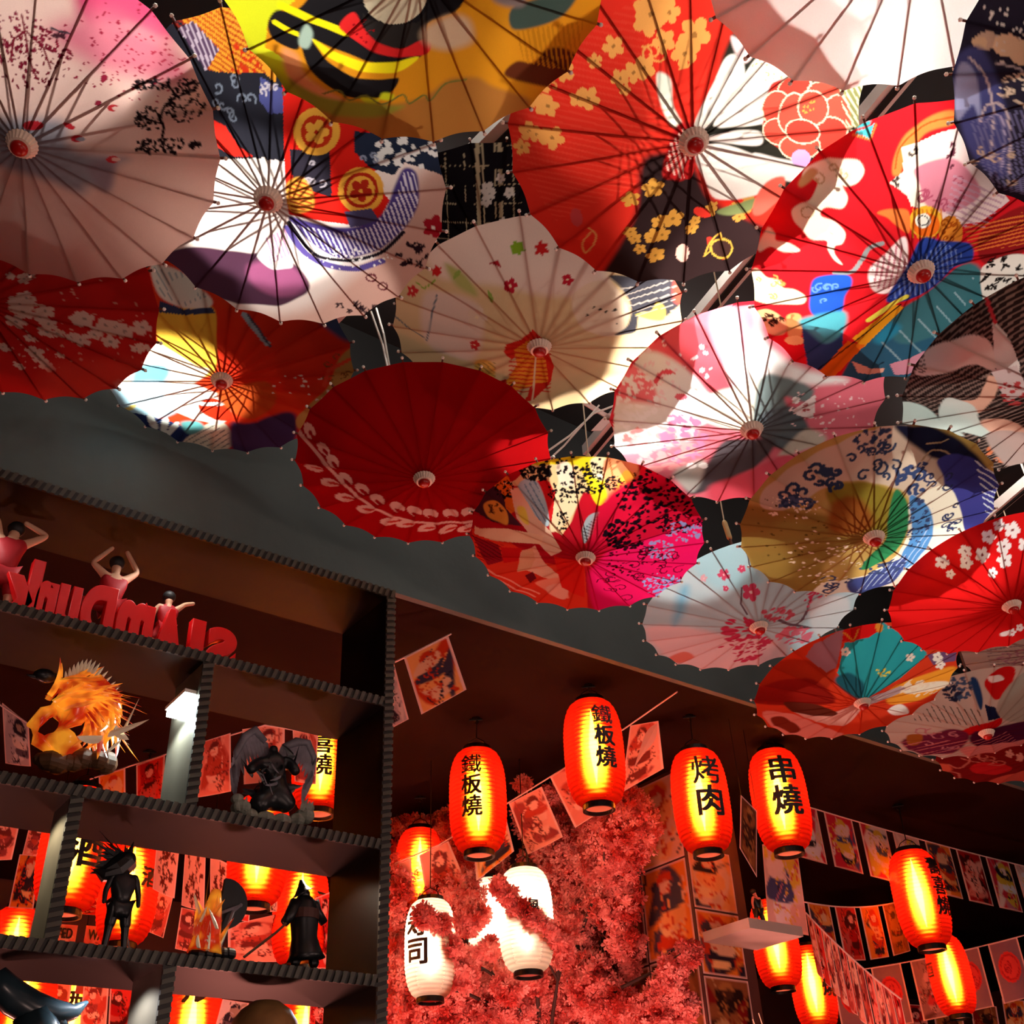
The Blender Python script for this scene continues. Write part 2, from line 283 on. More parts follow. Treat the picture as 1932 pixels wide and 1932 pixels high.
PRINTS={
"pink":[["B","#dcb9ad"],["Q","#c2476a",.05,[.453,.825,.931,.806,.917,.511,.792,.467,.653,.552,.463,.512]],["Q","#c87080",.08,[.262,.545,.561,.607,.865,.436,.882,.246,.652,.292,.456,.359]],["N","#6e1428",140,.0208,[.156,.424,.198,-.005,-.035,-.149],3],["N","#7d2036",90,.0155,[.1,.524,.159,-.001,-.03,-.122],4],["D","#8c2238",90,.0067,[.607,.454,.334,-.021,-.044,-.216],5],["D","#a02a40",60,.0058,[.689,.343,.207,-.015,-.037,-.185],6],["S","#701828",.0076,[.149,.62,.148,.547,.144,.399,.158,.323]],["S","#701828",.0064,[.148,.547,.083,.511,.049,.425]],["S","#701828",.0064,[.158,.547,.22,.472,.236,.371]],["S","#303038",.0102,[.278,.557,.314,.543,.364,.534]],["T","#402028",.0041,.023,4,[.322,.518,.036,-.001,-.002,-.01],7],["Q","#8b8790",.05,[-.176,.113,.141,.134,.249,.087,.233,-.005,.277,-.062,.414,-.107,.503,-.133,.412,-.188,.359,-.31,.267,-.284,.197,-.326,.08,-.248,-.046,-.195,-.169,-.162,-.29,-.117]],["Q","#8a7a84",.03,[.293,-.15,.434,-.135,.359,-.31,.308,-.288]],["S","#1c1418",.0145,[.704,-.035,.726,.03,.724,.083,.76,.144,.816,.181,.796,.239,.803,.28]],["S","#1c1418",.0083,[.76,.144,.845,.121,.906,.159]],["S","#1c1418",.0069,[.816,.181,.901,.202,.94,.241]],["S","#1c1418",.0054,[.796,.239,.728,.273,.653,.27]],["S","#1c1418",.0057,[.729,.044,.673,.071,.618,.105]],["N","#1c1418",60,.0196,[.858,.12,.101,-.009,-.019,-.097],11],["N","#1c1418",50,.0196,[.666,.08,.079,-.008,-.014,-.063],12],["N","#1c1418",40,.0216,[.704,.261,.099,-.008,-.007,-.032],13],["N","#1c1418",60,.0234,[.708,-.081,.178,-.018,-.009,-.043],14],["N","#1c1418",70,.0137,[.88,.232,.069,-.006,-.008,-.044],15],["E","#b02a30",[.498,.153,.029,-.003,-.004,-.019]],["E","#dcb9ad",[.513,.149,.023,-.002,-.002,-.011]],["E","#a8242c",[.282,.008,.031,-.003,-.005,-.02]],["E","#8b8790",[.299,.003,.023,-.002,-.003,-.012]],["E","#a8242c",[.084,.097,.053,-.003,-.006,-.024]],["E","#a8242c",[.26,.08,.023,-.019,-.01,-.012]],["E","#b02a30",[.427,-.131,.032,-.003,-.006,-.022]],["E","#dcb9ad",[.443,-.133,.024,-.003,-.003,-.013]],["E","#8c2238",[.484,.305,.012,-.009,-.014,-.017]],["E","#8c2238",[.431,.187,.016,-.001,-.003,-.014]]],
"kabuki":[["B","#ead9d0"],["Q","#cba192",.08,[.311,-.654,.671,-.299,.851,.107,1.088,.093,1.006,-.435,.676,-.929,.167,-1.131,-.45,-1.0,-.001,-.898]],["P","#25252d",[-.635,1.044,.261,1.084,.602,.336,.128,.232,-.312,.198,-.491,.469]],["P","#e0942c",[-.488,1.029,.147,1.057,.106,.62,-.127,.637]],["P","#e0942c",[-.501,.952,-.082,1.025,.008,.801,.077,.619,.013,.569,-.127,.642,-.287,.68,-.249,.736,-.199,.778,-.271,.903]],["H","#9c2a18",.0062,.0198,-.529,[-.501,.952,-.082,1.025,.008,.801,.077,.619,.013,.569,-.127,.642,-.287,.68,-.249,.736]],["P","#56405a",[-.41,.868,-.323,.907,-.193,.776,-.28,.667,-.372,.819]],["H","#c8b8c8",.0028,.0171,-1.304,[-.41,.868,-.323,.907,-.193,.776,-.28,.667,-.372,.819]],["N","#c03018",40,.0251,[-.056,.746,.117,.005,-.009,-.079],2],["P","#25252d",[-.295,.663,.053,.672,.139,.605,.115,.218,.024,.231,-.081,.253,-.162,.355,-.272,.458]],["K","#7a8494",.0058,.0351,9,[-.171,.526,.128,.009,-.016,-.124],3],["P","#4c5088",[.022,.655,.139,.6,.133,.472,.056,.47,.004,.536]],["K","#c8c0c8",.0051,.0254,4,[.072,.566,.053,.002,-.006,-.065],4],["P","#d32a20",[-.293,.419,-.204,.391,-.139,.289,-.058,.238,-.178,.227,-.286,.276]],["P","#cf2018",[.141,.621,.442,.513,.704,.346,.695,.21,.586,.122,.677,-.048,.574,-.226,.29,-.157,.102,-.1,.117,.232]],["P","#2a2630",[.151,.284,.371,.268,.357,-.001,.199,.061,.149,.144]],["K","#a8a0a8",.0054,.027,5,[.268,.155,.087,-.004,-.01,-.098],6],["P","#232a3c",[.512,.374,1.006,.311,.998,.082,.773,.181,.709,.106,.589,.16,.504,.257]],["D","#e2e0dc",46,.018,[.793,.236,.192,-.01,-.005,-.092],8],["K","#8a92a8",.0054,.03,3,[.608,.215,.064,-.003,-.004,-.055],9],["E","#e2a33c",[.307,.374,.127,-.002,-.011,-.128]],["E","#b83018",[.307,.374,.087,-.001,-.007,-.088]],["F","#e8a840","#b02818",[.307,.374,.069,-.001,-.006,-.068]],["E","#e2a33c",[.522,.026,.127,-.008,-.013,-.145]],["E","#a82818",[.522,.026,.097,-.006,-.01,-.112]],["E","#e2a33c",[.522,.026,.077,-.005,-.008,-.089]],["F","#a82818","#e2a33c",[.522,.026,.063,-.017,-.018,-.071]],["Q","#e2a33c",.01,[.114,.084,.206,.127,.254,.029,.236,-.071,.121,-.083]],["H","#a02818",.006,.0211,-.418,[.114,.084,.206,.127,.254,.029,.236,-.071,.121,-.083]],["P","#4a4464",[.417,-.101,.568,-.093,.625,-.203,.435,-.21]],["Q","#4a3c7c",.01,[.101,-.112,.2,-.153,.374,-.207,.528,-.197,.641,-.115,.714,.05,.77,.144,.836,.108,.843,-.042,.799,-.161,.687,-.3,.537,-.4,.343,-.433,.203,-.324,.116,-.197]],["H","#e4dcea",.0053,.0245,-1.332,[.135,-.177,.369,-.244,.556,-.217,.707,-.05,.769,.128,.836,.108,.843,-.042,.799,-.161,.687,-.3,.537,-.4,.343,-.433,.203,-.324]],["Q","#f4ece8",.01,[.108,-.158,.2,-.337,.341,-.449,.535,-.415,.53,-.455,.334,-.495,.161,-.382,.08,-.236]],["S","#5a4c90",.0431,[.075,-.197,.144,-.39,.286,-.494,.427,-.518,.592,-.47]],["S","#221c24",.0247,[.092,-.157,.192,-.39,.341,-.449,.533,-.431,.651,-.355,.736,-.266]],["D","#e8e4e0",50,.0073,[.374,-.442,.284,-.008,-.011,-.082],10],["Q","#4e2f42",.01,[-.842,-.561,-.631,-.449,-.378,-.421,-.224,-.421,-.104,-.406,.035,-.454,.105,-.549,.121,-.681,.022,-.779,-.131,-.854,-.416,-.863,-.656,-.811,-.828,-.702]],["Q","#8a4a6c",.03,[-.229,-.515,-.051,-.473,.069,-.529,.095,-.66,-.008,-.758,-.179,-.752,-.26,-.65]],["Q","#f6eee8",.01,[-.155,-.412,.017,-.3,.051,-.487,-.013,-.526,-.112,-.522]],["H","#b878a0",.0038,.0191,-1.495,[-.078,-.288,.069,-.197,.055,-.402,-.09,-.498]],["T","#281820",.0088,.0442,7,[.401,-.834,.127,.001,-.008,-.056],5],["T","#281820",.0092,.0425,14,[.761,-.42,.1,-.006,-.011,-.133],6],["E","#6a3038",[.514,-.592,.035,-.001,-.004,-.034]],["E","#d8b0a0",[.514,-.592,.026,-.001,-.003,-.021]],["E","#6a3038",[.578,-.662,.032,-.001,-.004,-.035]],["E","#d8b0a0",[.578,-.662,.023,-.001,-.002,-.022]],["F","#a01c28","#ead9d0",[.916,-.24,.068,-.004,-.005,-.08]],["P","#ded2c8",[-.219,.21,.009,.236,.075,.145,-.147,.003,-.26,.113]]],  # soft tan patch at lower right: unlit cloth painted darker
"yellow":[["B","#d08a1c"],["P","#ccd424",[-1.059,-.049,-.478,-.02,-.604,-.18,-.769,-.295,-.806,-.437,-.657,-.548,-.511,-.714,-.299,-.877,.023,-.937,-.307,-.97,-.685,-.735,-.98,-.446]],["Q","#9aa02c",.04,[-.958,-.36,-.798,-.554,-.673,-.656,-.459,-.761,-.299,-.877,-.42,-.928,-.747,-.769,-1.008,-.476]],["Q","#e0905c",.02,[-.72,-.447,-.646,-.473,-.619,-.577,-.533,-.667,-.427,-.728,-.57,-.731,-.708,-.611]],["Q","#1d1b1d",.005,[-.774,-.323,-.72,-.244,-.612,-.233,-.38,-.065,.216,-.019,.206,-.212,.037,-.29,.013,-.449,-.1,-.513,-.264,-.5,-.474,-.416,-.599,-.376,-.642,-.447,-.745,-.4]],["E","#d4c8a8",[-.113,-.131,.161,.004,-.012,-.157]],["P","#2c2826",[-.284,-.232,-.243,-.266,-.139,-.292,-.005,-.277,.036,-.216,.03,-.33,-.033,-.405,-.135,-.421,-.228,-.398,-.275,-.329]],["S","#ecdf18",.0407,[-.689,-.216,-.563,-.268,-.409,-.328,-.37,-.338]],["S","#ecdf18",.0277,[-.735,-.304,-.655,-.345,-.591,-.375]],["Q","#d42828",.005,[-.406,-.3,-.324,-.23,-.275,-.329,-.201,-.398,-.094,-.422,.017,-.371,.053,-.408,.013,-.461,-.152,-.469,-.258,-.434,-.371,-.349]],["D","#8c1018",14,.0056,[-.302,-.33,.067,.002,-.007,-.072],3],["Q","#1d1b1d",.005,[-.617,-.343,-.602,-.516,-.523,-.635,-.397,-.708,-.27,-.72,-.173,-.676,-.128,-.593,-.24,-.605,-.377,-.582,-.485,-.505,-.553,-.397]],["Q","#f0e01c",.005,[-.556,-.38,-.487,-.476,-.357,-.544,-.215,-.567,-.097,-.544,-.015,-.472,-.154,-.5,-.292,-.5,-.424,-.456]],["Q","#9fb8a8",.01,[-.621,-.377,-.576,-.302,-.547,-.351,-.58,-.432,-.623,-.428]],["Q","#ccd424",.01,[-.341,-.714,-.186,-.727,-.163,-.689,-.225,-.688,-.267,-.779]],["Q","#c8a888",.03,[.02,-.315,.156,-.252,.25,-.289,.261,-.405,.123,-.439,.016,-.389]],["Q","#5a2a18",.01,[.434,-.61,.499,-.542,.594,-.559,.649,-.493,.741,-.491,.831,-.556,.838,-.679,.722,-.723,.574,-.681]],["Q","#405048",.01,[.471,-.351,.492,-.231,.798,-.211,.738,-.313,.608,-.36]],["Q","#80706c",.02,[.372,-.191,.454,-.238,.536,-.236,.534,-.13,.4,-.115]],["Q","#a86e30",.02,[-.606,-.791,-.402,-.76,-.116,-.748,.035,-.688,.145,-.611,.286,-.615,.372,-.676,.577,-.778,.491,-.903,.282,-1.024,-.019,-1.077,-.313,-1.034]],["Q","#8c8a30",.02,[-.708,-.611,-.566,-.706,-.399,-.734,-.174,-.76,-.118,-.778,-.325,-.843,-.605,-.781]],["S","#6a6a30",.0076,[-.537,-.698,-.449,-.671,-.399,-.728,-.311,-.701,-.231,-.753,-.113,-.696,-.082,-.756,.0,-.7,.033,-.734,.116,-.641,.23,-.617]],["H","#b87818",.0028,.0256,-1.392,[.483,-.369,.848,-.354,.866,-.652,.542,-.553]]],
"redflower":[["B","#c92a1e"],["H","#cf3828",.0045,.0332,-.165,[-.993,-.092,-.88,.376,-.344,.695,-.181,.186,-.284,-.278,-.716,-.545]],["f","#d8924a",9,.0785,[-.242,.548,.232,.0,.011,-.224],2],["f","#d8924a",6,.062,[-.739,.189,.168,.008,.003,-.17],3],["f","#d8924a",4,.0665,[-.818,-.112,.116,.007,.003,-.157],4],["f","#d8924a",5,.0537,[-.44,.392,.11,.003,.006,-.157],5],["K","#d8924a",.0053,.0578,5,[-.2,.523,.192,-.001,.008,-.15],6],["K","#d8924a",.0045,.0393,5,[-.767,.216,.168,.008,.003,-.169],7],["Q","#2a1c1c",.03,[-.257,-.11,-.013,-.102,.173,-.399,.559,-.631,.689,-.764,.441,-1.062,-.108,-1.104,-.432,-1.032,-.347,-.724,-.266,-.456]],["f","#c08838",14,.0594,[-.103,-.532,.218,-.006,.04,-.306],8],["f","#b88038",6,.0469,[.333,-.49,.166,-.02,.028,-.152],9],["Q","#26241e",.02,[.024,.078,.075,.183,.139,.464,.277,.532,.98,.311,1.218,-.135,1.139,-.355,.813,-.704,.531,-.337,.104,-.079]],["Q","#e8e0d2",.008,[-.006,.093,.094,.313,.144,.413,.207,.422,.251,.355,.229,.277,.069,.075]],["Q","#e8e0d2",.008,[.111,.112,.242,.303,.32,.401,.437,.418,.54,.329,.375,.195,.144,.081]],["Q","#e8e0d2",.008,[.129,.083,.373,.209,.486,.28,.682,.217,.767,.107,.617,.051,.396,.05,.224,.057]],["Q","#dccfc4",.008,[.06,.014,.211,.035,.37,.015,.411,-.042,.378,-.072,.189,-.028]],["Q","#dccfc4",.008,[.009,-.053,.158,-.03,.431,-.156,.53,-.252,.505,-.368,.349,-.4,.186,-.382,.101,-.249]],["Q","#dccfc4",.008,[.36,-.114,.531,-.169,.705,-.227,.771,-.303,.663,-.338,.484,-.262]],["Q","#e8c8c4",.01,[.164,.513,.224,.485,.289,.417,.248,.381,.194,.436]],["Q","#dfe0cc",.01,[-.218,.344,-.147,.319,-.125,.187,-.062,.08,-.133,.091,-.197,.213]],["D","#c8a860",26,.0058,[.388,.33,.11,-.01,.009,-.07],11],["Q","#cc3a30",.006,[.396,.05,.401,.234,.456,.278,.548,.274,.65,.221,.844,.199,.932,.086,.934,-.066,.823,-.162,.664,-.188,.518,-.104,.425,-.029]],["E","#d04a3c",[.515,.094,.129,-.016,.018,-.107]],["E","#d2503e",[.773,.076,.139,-.017,.025,-.122]],["E","#cc4034",[.674,-.078,.16,-.022,.022,-.109]],["E","#ecc8a8",[.555,.231,.096,.022,.036,-.067]],["E","#cc3c30",[.555,.231,.087,.02,.032,-.059]],["E","#ecc8a8",[.755,.166,.126,-.034,-.0,-.074]],["E","#d44a3a",[.755,.166,.116,-.031,-.0,-.065]],["E","#ecc8a8",[.859,.051,.113,-.014,.024,-.111]],["E","#d44a3a",[.859,.051,.103,-.013,.022,-.102]],["E","#ecc8a8",[.462,.129,.09,-.025,-.003,-.096]],["E","#d44a3a",[.462,.129,.08,-.022,-.003,-.087]],["E","#ecc8a8",[.802,-.064,.123,.028,.058,-.101]],["E","#cc3c30",[.802,-.064,.114,.026,.052,-.092]],["E","#ecc8a8",[.501,-.009,.104,-.047,-.016,-.072]],["E","#d44a3a",[.501,-.009,.094,-.043,-.014,-.064]],["E","#ecc8a8",[.65,-.115,.134,-.018,.017,-.085]],["E","#d44a3a",[.65,-.115,.124,-.017,.015,-.075]],["E","#ecc8a8",[.563,.088,.085,-.03,-.013,-.112]],["E","#d44a3a",[.563,.088,.075,-.027,-.012,-.103]],["E","#ecc8a8",[.688,.102,.086,.02,.056,-.101]],["E","#d44a3a",[.688,.102,.078,.018,.051,-.092]],["E","#ecc8a8",[.648,-.028,.114,-.033,.001,-.073]],["E","#cc3c30",[.648,-.028,.104,-.03,.001,-.064]],["D","#d89040",14,.0064,[.671,.104,.052,-.006,.008,-.042],12],["E","#d898c8",[.671,-.189,.061,-.008,.011,-.054]],["Q","#7a7a4c",.01,[.733,.282,1.009,.18,1.089,-.024,.96,-.038,.892,.121]],["H","#d0d0a8",.0062,.0248,-.905,[.803,.246,1.032,.221,1.097,-.056,.934,-.066]],["Q","#6c7448",.008,[.209,-.476,.323,-.433,.455,-.414,.43,-.483,.306,-.516]],["E","#c83024",[.257,-.751,.07,-.087,-.021,-.024]],["S","#d8a040",.0076,[.194,-.81,.21,-.707,.255,-.633,.266,-.712,.194,-.81]],["E","#c83024",[.123,-.476,.055,-.026,-.005,-.031]],["E","#e0a898",[.05,-.767,.005,-.069,-.04,.007]],["E","#b83c3c",[-.601,-.511,.012,-.06,-.033,-.008]],["S","#d09050",.0069,[-.512,-.611,-.554,-.688,-.533,-.766,-.49,-.706,-.48,-.629,-.53,-.574]],["E","#c0983c",[.29,-.754,.074,-.008,.015,-.082]],["E","#3a2420",[.29,-.754,.061,-.006,.012,-.065]],["Q","#d85848",.01,[.433,-.502,.464,-.327,.588,-.293,.597,-.416,.505,-.53]],["Q","#a41c1c",.01,[-.145,-.205,-.133,-.01,-.104,.079,-.064,.107,-.005,.08,.012,-.036,.022,-.173,-.022,-.241,-.082,-.239]],["H","#e0b0a0",.0048,.0254,-1.228,[-.135,-.171,-.125,-.009,-.062,.08,.012,-.036,-.022,-.241]],["E","#a41c1c",[-.003,-.172,.0,-.068,-.03,.007]]],
"white":[["B","#ece4de"]],
"navy":[["B","#221e2a"],["D","#e0d8d0",16,.0084,[-.845,.145,.152,.015,.021,-.079],2],["E","#a88c78",[-.863,.04,.057,.006,.013,-.049]],["E","#caa888",[-.76,.028,.066,.007,.017,-.06]],["E","#caa888",[-.672,-.002,.066,.007,.019,-.065]],["E","#b89878",[-.891,.025,.036,.004,.009,-.033]],["Q","#3a3c68",.02,[-.986,-.123,-.911,.001,-.81,-.074,-.644,-.358,-.525,-.721,-.649,-.698,-.822,-.511]],["Q","#8488a8",.01,[-.962,-.179,-.954,-.09,-.893,-.112,-.827,-.224,-.768,-.405,-.828,-.317,-.854,-.351,-.895,-.404]],["S","#a89898",.0111,[-.922,-.057,-.807,-.161,-.71,-.366,-.648,-.627]],["S","#a89898",.012,[-.768,-.405,-.763,-.309,-.689,-.3,-.61,-.419,-.51,-.72]],["S","#9088a0",.009,[-.736,-.401,-.695,-.352,-.624,-.454,-.553,-.724]],["S","#a89898",.0083,[-.784,-.071,-.66,-.086,-.525,-.219]],["K","#c0a890",.0085,.0398,7,[-.638,-.202,.104,.012,.027,-.088],3],["S","#c0a890",.0087,[-.633,-.262,-.571,-.286,-.383,-.707]],["H","#5a5878",.0045,.0271,-1.078,[-.836,-.414,-.505,-.279,-.287,-.887,-.586,-.801]],["K","#a89078",.0065,.039,7,[-.593,-.692,.141,.015,.046,-.139],4],["D","#c8b8a8",20,.0069,[-.707,-.062,.128,.014,.049,-.167],5]],
"cloud":[["B","#d01c24"],["Q","#f2e8cc",.006,[-.786,.546,-.764,.601,-.673,.661,-.623,.663,-.577,.659,-.486,.653,-.44,.594,-.466,.531,-.528,.507,-.552,.505,-.51,.435,-.53,.369,-.622,.373,-.654,.344,-.637,.312,-.563,.291,-.489,.222,-.492,.152,-.535,.131,-.525,.078,-.466,.01,-.517,.035,-.572,.11,-.587,.162,-.68,.165,-.736,.219,-.79,.267,-.815,.333,-.777,.385,-.726,.412,-.699,.472,-.693,.536,-.753,.532]],["K","#c8b080",.0055,.0368,5,[-.623,.571,.12,.006,.011,-.068],21],["E","#c8b080",[-.726,.333,.039,.003,.006,-.04]],["E","#f2e8cc",[-.726,.333,.03,.002,.005,-.03]],["Q","#c09060",.01,[-.802,.514,-.748,.596,-.7,.582,-.736,.518,-.785,.483]],["Q","#f4ecd0",.006,[-.975,.091,-.944,.219,-.896,.188,-.878,.136,-.799,.126,-.728,.078,-.819,.058,-.902,.087,-.959,.045]],["Q","#f0e4b8",.006,[-.992,-.099,-.958,-.068,-.891,-.128,-.818,-.14,-.783,-.197,-.711,-.202,-.638,-.244,-.642,-.308,-.754,-.319,-.885,-.319,-.965,-.277]],["K","#b89850",.0058,.0291,7,[-.872,-.206,.096,.01,.013,-.08],22],["Q","#d8a070",.006,[-.912,-.399,-.844,-.37,-.75,-.427,-.705,-.49,-.713,-.569,-.808,-.568,-.889,-.494]],["T","#301c14",.0086,.039,10,[-.81,-.468,.072,.007,.01,-.053],23],["Q","#d0a060",.006,[-.718,-.424,-.641,-.395,-.601,-.504,-.598,-.597,-.665,-.603]],["E","#e0c078",[-.627,-.623,.061,.005,.009,-.043]],["Q","#e8803c",.01,[-.276,.582,-.283,.672,-.24,.804,-.134,.89,.011,.93,.025,.858,-.133,.804,-.216,.673,-.231,.583]],["S","#d8501c",.0076,[-.266,.613,-.257,.731,-.157,.847,.018,.895]],["P","#f0e0c8",[-.251,.732,-.022,.816,.061,.609,.03,.366,-.136,.4,-.172,.462,-.29,.537,-.215,.598]],["P","#e8cdc8",[-.022,.816,.066,.843,.259,.658,.478,.39,.318,.279,.146,.281,.036,.335]],["Q","#c87888",.01,[-.159,.613,-.059,.657,.064,.668,.197,.572,.277,.443,.129,.361,-.041,.399,-.111,.523]],["K","#a84860",.0064,.0413,10,[.047,.519,.177,-.007,.028,-.138],24],["T","#403030",.0061,.0273,3,[-.187,.717,.031,-.0,.005,-.029],25],["T","#602838",.0062,.0248,5,[.042,.698,.019,-.001,.017,-.083],26],["T","#403030",.0062,.0246,3,[-.253,.537,.025,.0,.006,-.037],27],["H","#c090a0",.0048,.0317,-.417,[.083,.578,.451,.426,.363,.24,.082,.27]],["Q","#8a1a1c",.01,[.336,.21,.616,.34,.715,.045,.443,-.021]],["H","#d87030",.0053,.0281,-3.076,[.22,.258,.627,.305,.701,.084,.303,.076]],["E","#e8b030",[-.03,.306,.103,-.002,.018,-.095]],["H","#d88020",.0063,.0189,-1.225,[-.133,.384,.059,.381,.095,.205,-.101,.211]],["E","#e86a1c",[-.027,.29,.084,-.002,.013,-.07]],["E","#f0ecdc",[-.051,.316,.048,-.001,.008,-.044]],["E","#201c1c",[-.051,.316,.035,-.001,.006,-.031]],["E","#f0ecdc",[-.051,.316,.029,-.0,.005,-.025]],["Q","#e87838",.006,[-.329,.357,-.241,.383,-.146,.369,-.122,.243,-.209,.288,-.262,.328]],["Q","#f0dcd8",.008,[-.305,-.012,-.236,.104,-.163,.209,-.123,.194,-.094,.045,-.092,-.112,-.169,-.181,-.258,-.146]],["H","#c06070",.0051,.0306,-1.506,[-.298,.027,-.16,.193,-.094,.045,-.118,-.135,-.243,-.144]],["E","#d8842c",[.14,.233,.076,-.007,.024,-.106]],["K","#a04810",.0069,.0276,8,[.14,.233,.062,-.006,.021,-.092],28],["Q","#263c8c",.008,[-.094,.045,-.037,.211,.099,.188,.282,.15,.334,.035,.218,-.001,.144,-.107,.064,-.183,-.051,-.245,-.15,-.224]],["H","#7088c8",.005,.03,-1.213,[-.094,.045,.099,.188,.265,.082,.064,-.183,-.125,-.223]],["Q","#2453b8",.008,[-.612,-.242,-.614,-.12,-.543,-.074,-.42,-.061,-.382,-.117,-.4,-.221,-.397,-.374,-.506,-.405,-.58,-.367]],["K","#6898e0",.0058,.0292,6,[-.52,-.191,.079,.008,.017,-.081],29],["S","#8a9090",.0279,[-.501,-.05,-.395,-.028,-.334,.131,-.264,.17]],["P","#2c4470",[-.625,-.438,-.571,-.411,-.392,-.396,-.334,-.533,-.27,-.834,-.464,-.916,-.55,-.691]],["Q","#4aa0ac",.02,[-.627,-.429,-.382,-.341,-.34,-.51,-.419,-.634,-.583,-.512]],["Q","#2c5870",.01,[-.227,-.834,-.15,-.48,.072,-.206,.289,.005,.535,-.28,.439,-.631,.343,-1.006,-.169,-1.051]],["Q","#3a6c74",.02,[-.076,-.385,.072,-.206,.321,.019,.575,-.288,.402,-.529,.073,-.638]],["Q","#2c88a8",.03,[-.122,-.579,-.061,-.433,.025,-.485,-.016,-.582,-.072,-.63]],["S","#e0d850",.0371,[-.205,-.41,-.085,-.245,-.032,-.2]],["P","#e8a020",[-.267,-.58,-.078,-.268,-.016,-.292,-.162,-.659]],["P","#e07018",[-.42,-.952,-.288,-.605,-.161,-.638,-.292,-.972]],["S","#181418",.009,[-.428,-.915,-.044,-.268]],["H","#88a8b0",.0058,.1341,-.802,[-.128,-.679,.393,-.09,.439,-.631,.264,-.997]],["P","#d8a890",[-.207,-.802,-.075,-.863,.042,-.885,.047,-.929,-.131,-.92]],["P","#c88898",[.066,-.844,.269,-.733,.334,-.924,.138,-.957]],["S","#38a0a8",.0237,[-.559,.829,-.461,.869]],["P","#46b4bc",[-.535,.809,-.43,.861,-.441,.782]],["S","#e88038",.0089,[-.533,.797,-.44,.776,-.417,.858]],["Q","#e8dcd0",.006,[.432,-.097,.475,-.008,.65,.018,.84,-.091,.982,-.449,.628,-.428]],["T","#1c1414",.013,.0562,16,[.61,-.129,.168,-.03,.053,-.145],30]],
"crane":[["B","#2c2220"],["H","#8a7268",.0149,.0411,-2.287,[-1.176,.438,-.971,.775,-.447,.941,.386,-1.19,-.749,-.729]],["Q","#d8cabe",.004,[-.967,.104,-.947,.245,-.875,.342,-.781,.394,-.685,.424,-.573,.372,-.493,.209,-.511,.162,-.62,.195,-.735,.134,-.821,.085,-.929,.051]],["H","#2c2220",.0154,.0307,-2.78,[-1.044,.301,-.964,.31,-.896,.09,-.98,.078]],["P","#d4ccc4",[-.611,.53,-.584,.524,-.473,.421,-.349,.224,-.325,.094,-.48,.166]],["S","#c03038",.021,[-.69,.699,-.592,.532]],["Q","#d8a890",.006,[-.648,-.155,-.526,-.11,-.509,.046,-.514,.116,-.436,.079,-.42,-.122,-.494,-.306,-.595,-.319]],["Q","#c8d4cc",.006,[-.707,-.276,-.71,-.121,-.622,-.13,-.5,-.189,-.405,-.358,-.299,-.448,-.308,-.518,-.509,-.466,-.643,-.387]],["Q","#bcd0c8",.006,[-.975,-.214,-.833,-.226,-.699,-.322,-.702,-.37,-.919,-.413]],["Q","#c8d4cc",.006,[-.909,-.412,-.78,-.345,-.609,-.382,-.448,-.534,-.653,-.463]],["Q","#e0b098",.006,[-.405,-.358,-.327,-.286,-.162,-.34,-.022,-.489,-.145,-.553]],["P","#c8b4b0",[-.511,.162,-.365,.222,-.231,.011,-.324,-.108]],["D","#b04040",30,.0149,[-.318,-.027,.096,.014,.037,-.109],3],["D","#d87850",60,.0226,[-.078,-.708,.145,-.013,.084,-.192],4],["Q","#b09890",.01,[-.321,-.484,-.022,-.489,.166,-.899,.031,-.957]]],
"redblossom":[["B","#c0201c"],["f","#e0b0a0",10,.0566,[.2,-.086,.149,-.013,-.044,-.127],2],["f","#e0b0a0",10,.0559,[.414,-.284,.249,-.02,-.036,-.11],3],["f","#e0b0a0",9,.0518,[.706,-.378,.189,-.017,-.039,-.138],4],["f","#e0b0a0",7,.0559,[.123,-.45,.207,.007,-.088,-.216],5],["f","#e0b0a0",6,.0507,[.468,-.719,.204,-.006,-.044,-.131],6],["f","#e0b0a0",4,.0466,[.264,.123,.177,-.013,-.012,-.042],7],["D","#d8907c",70,.0082,[.454,-.358,.474,-.034,-.155,-.472],8],["Q","#d0342a",.08,[.197,-.609,.683,-.572,.752,-.68,.354,-.948,-.02,-.972]]],
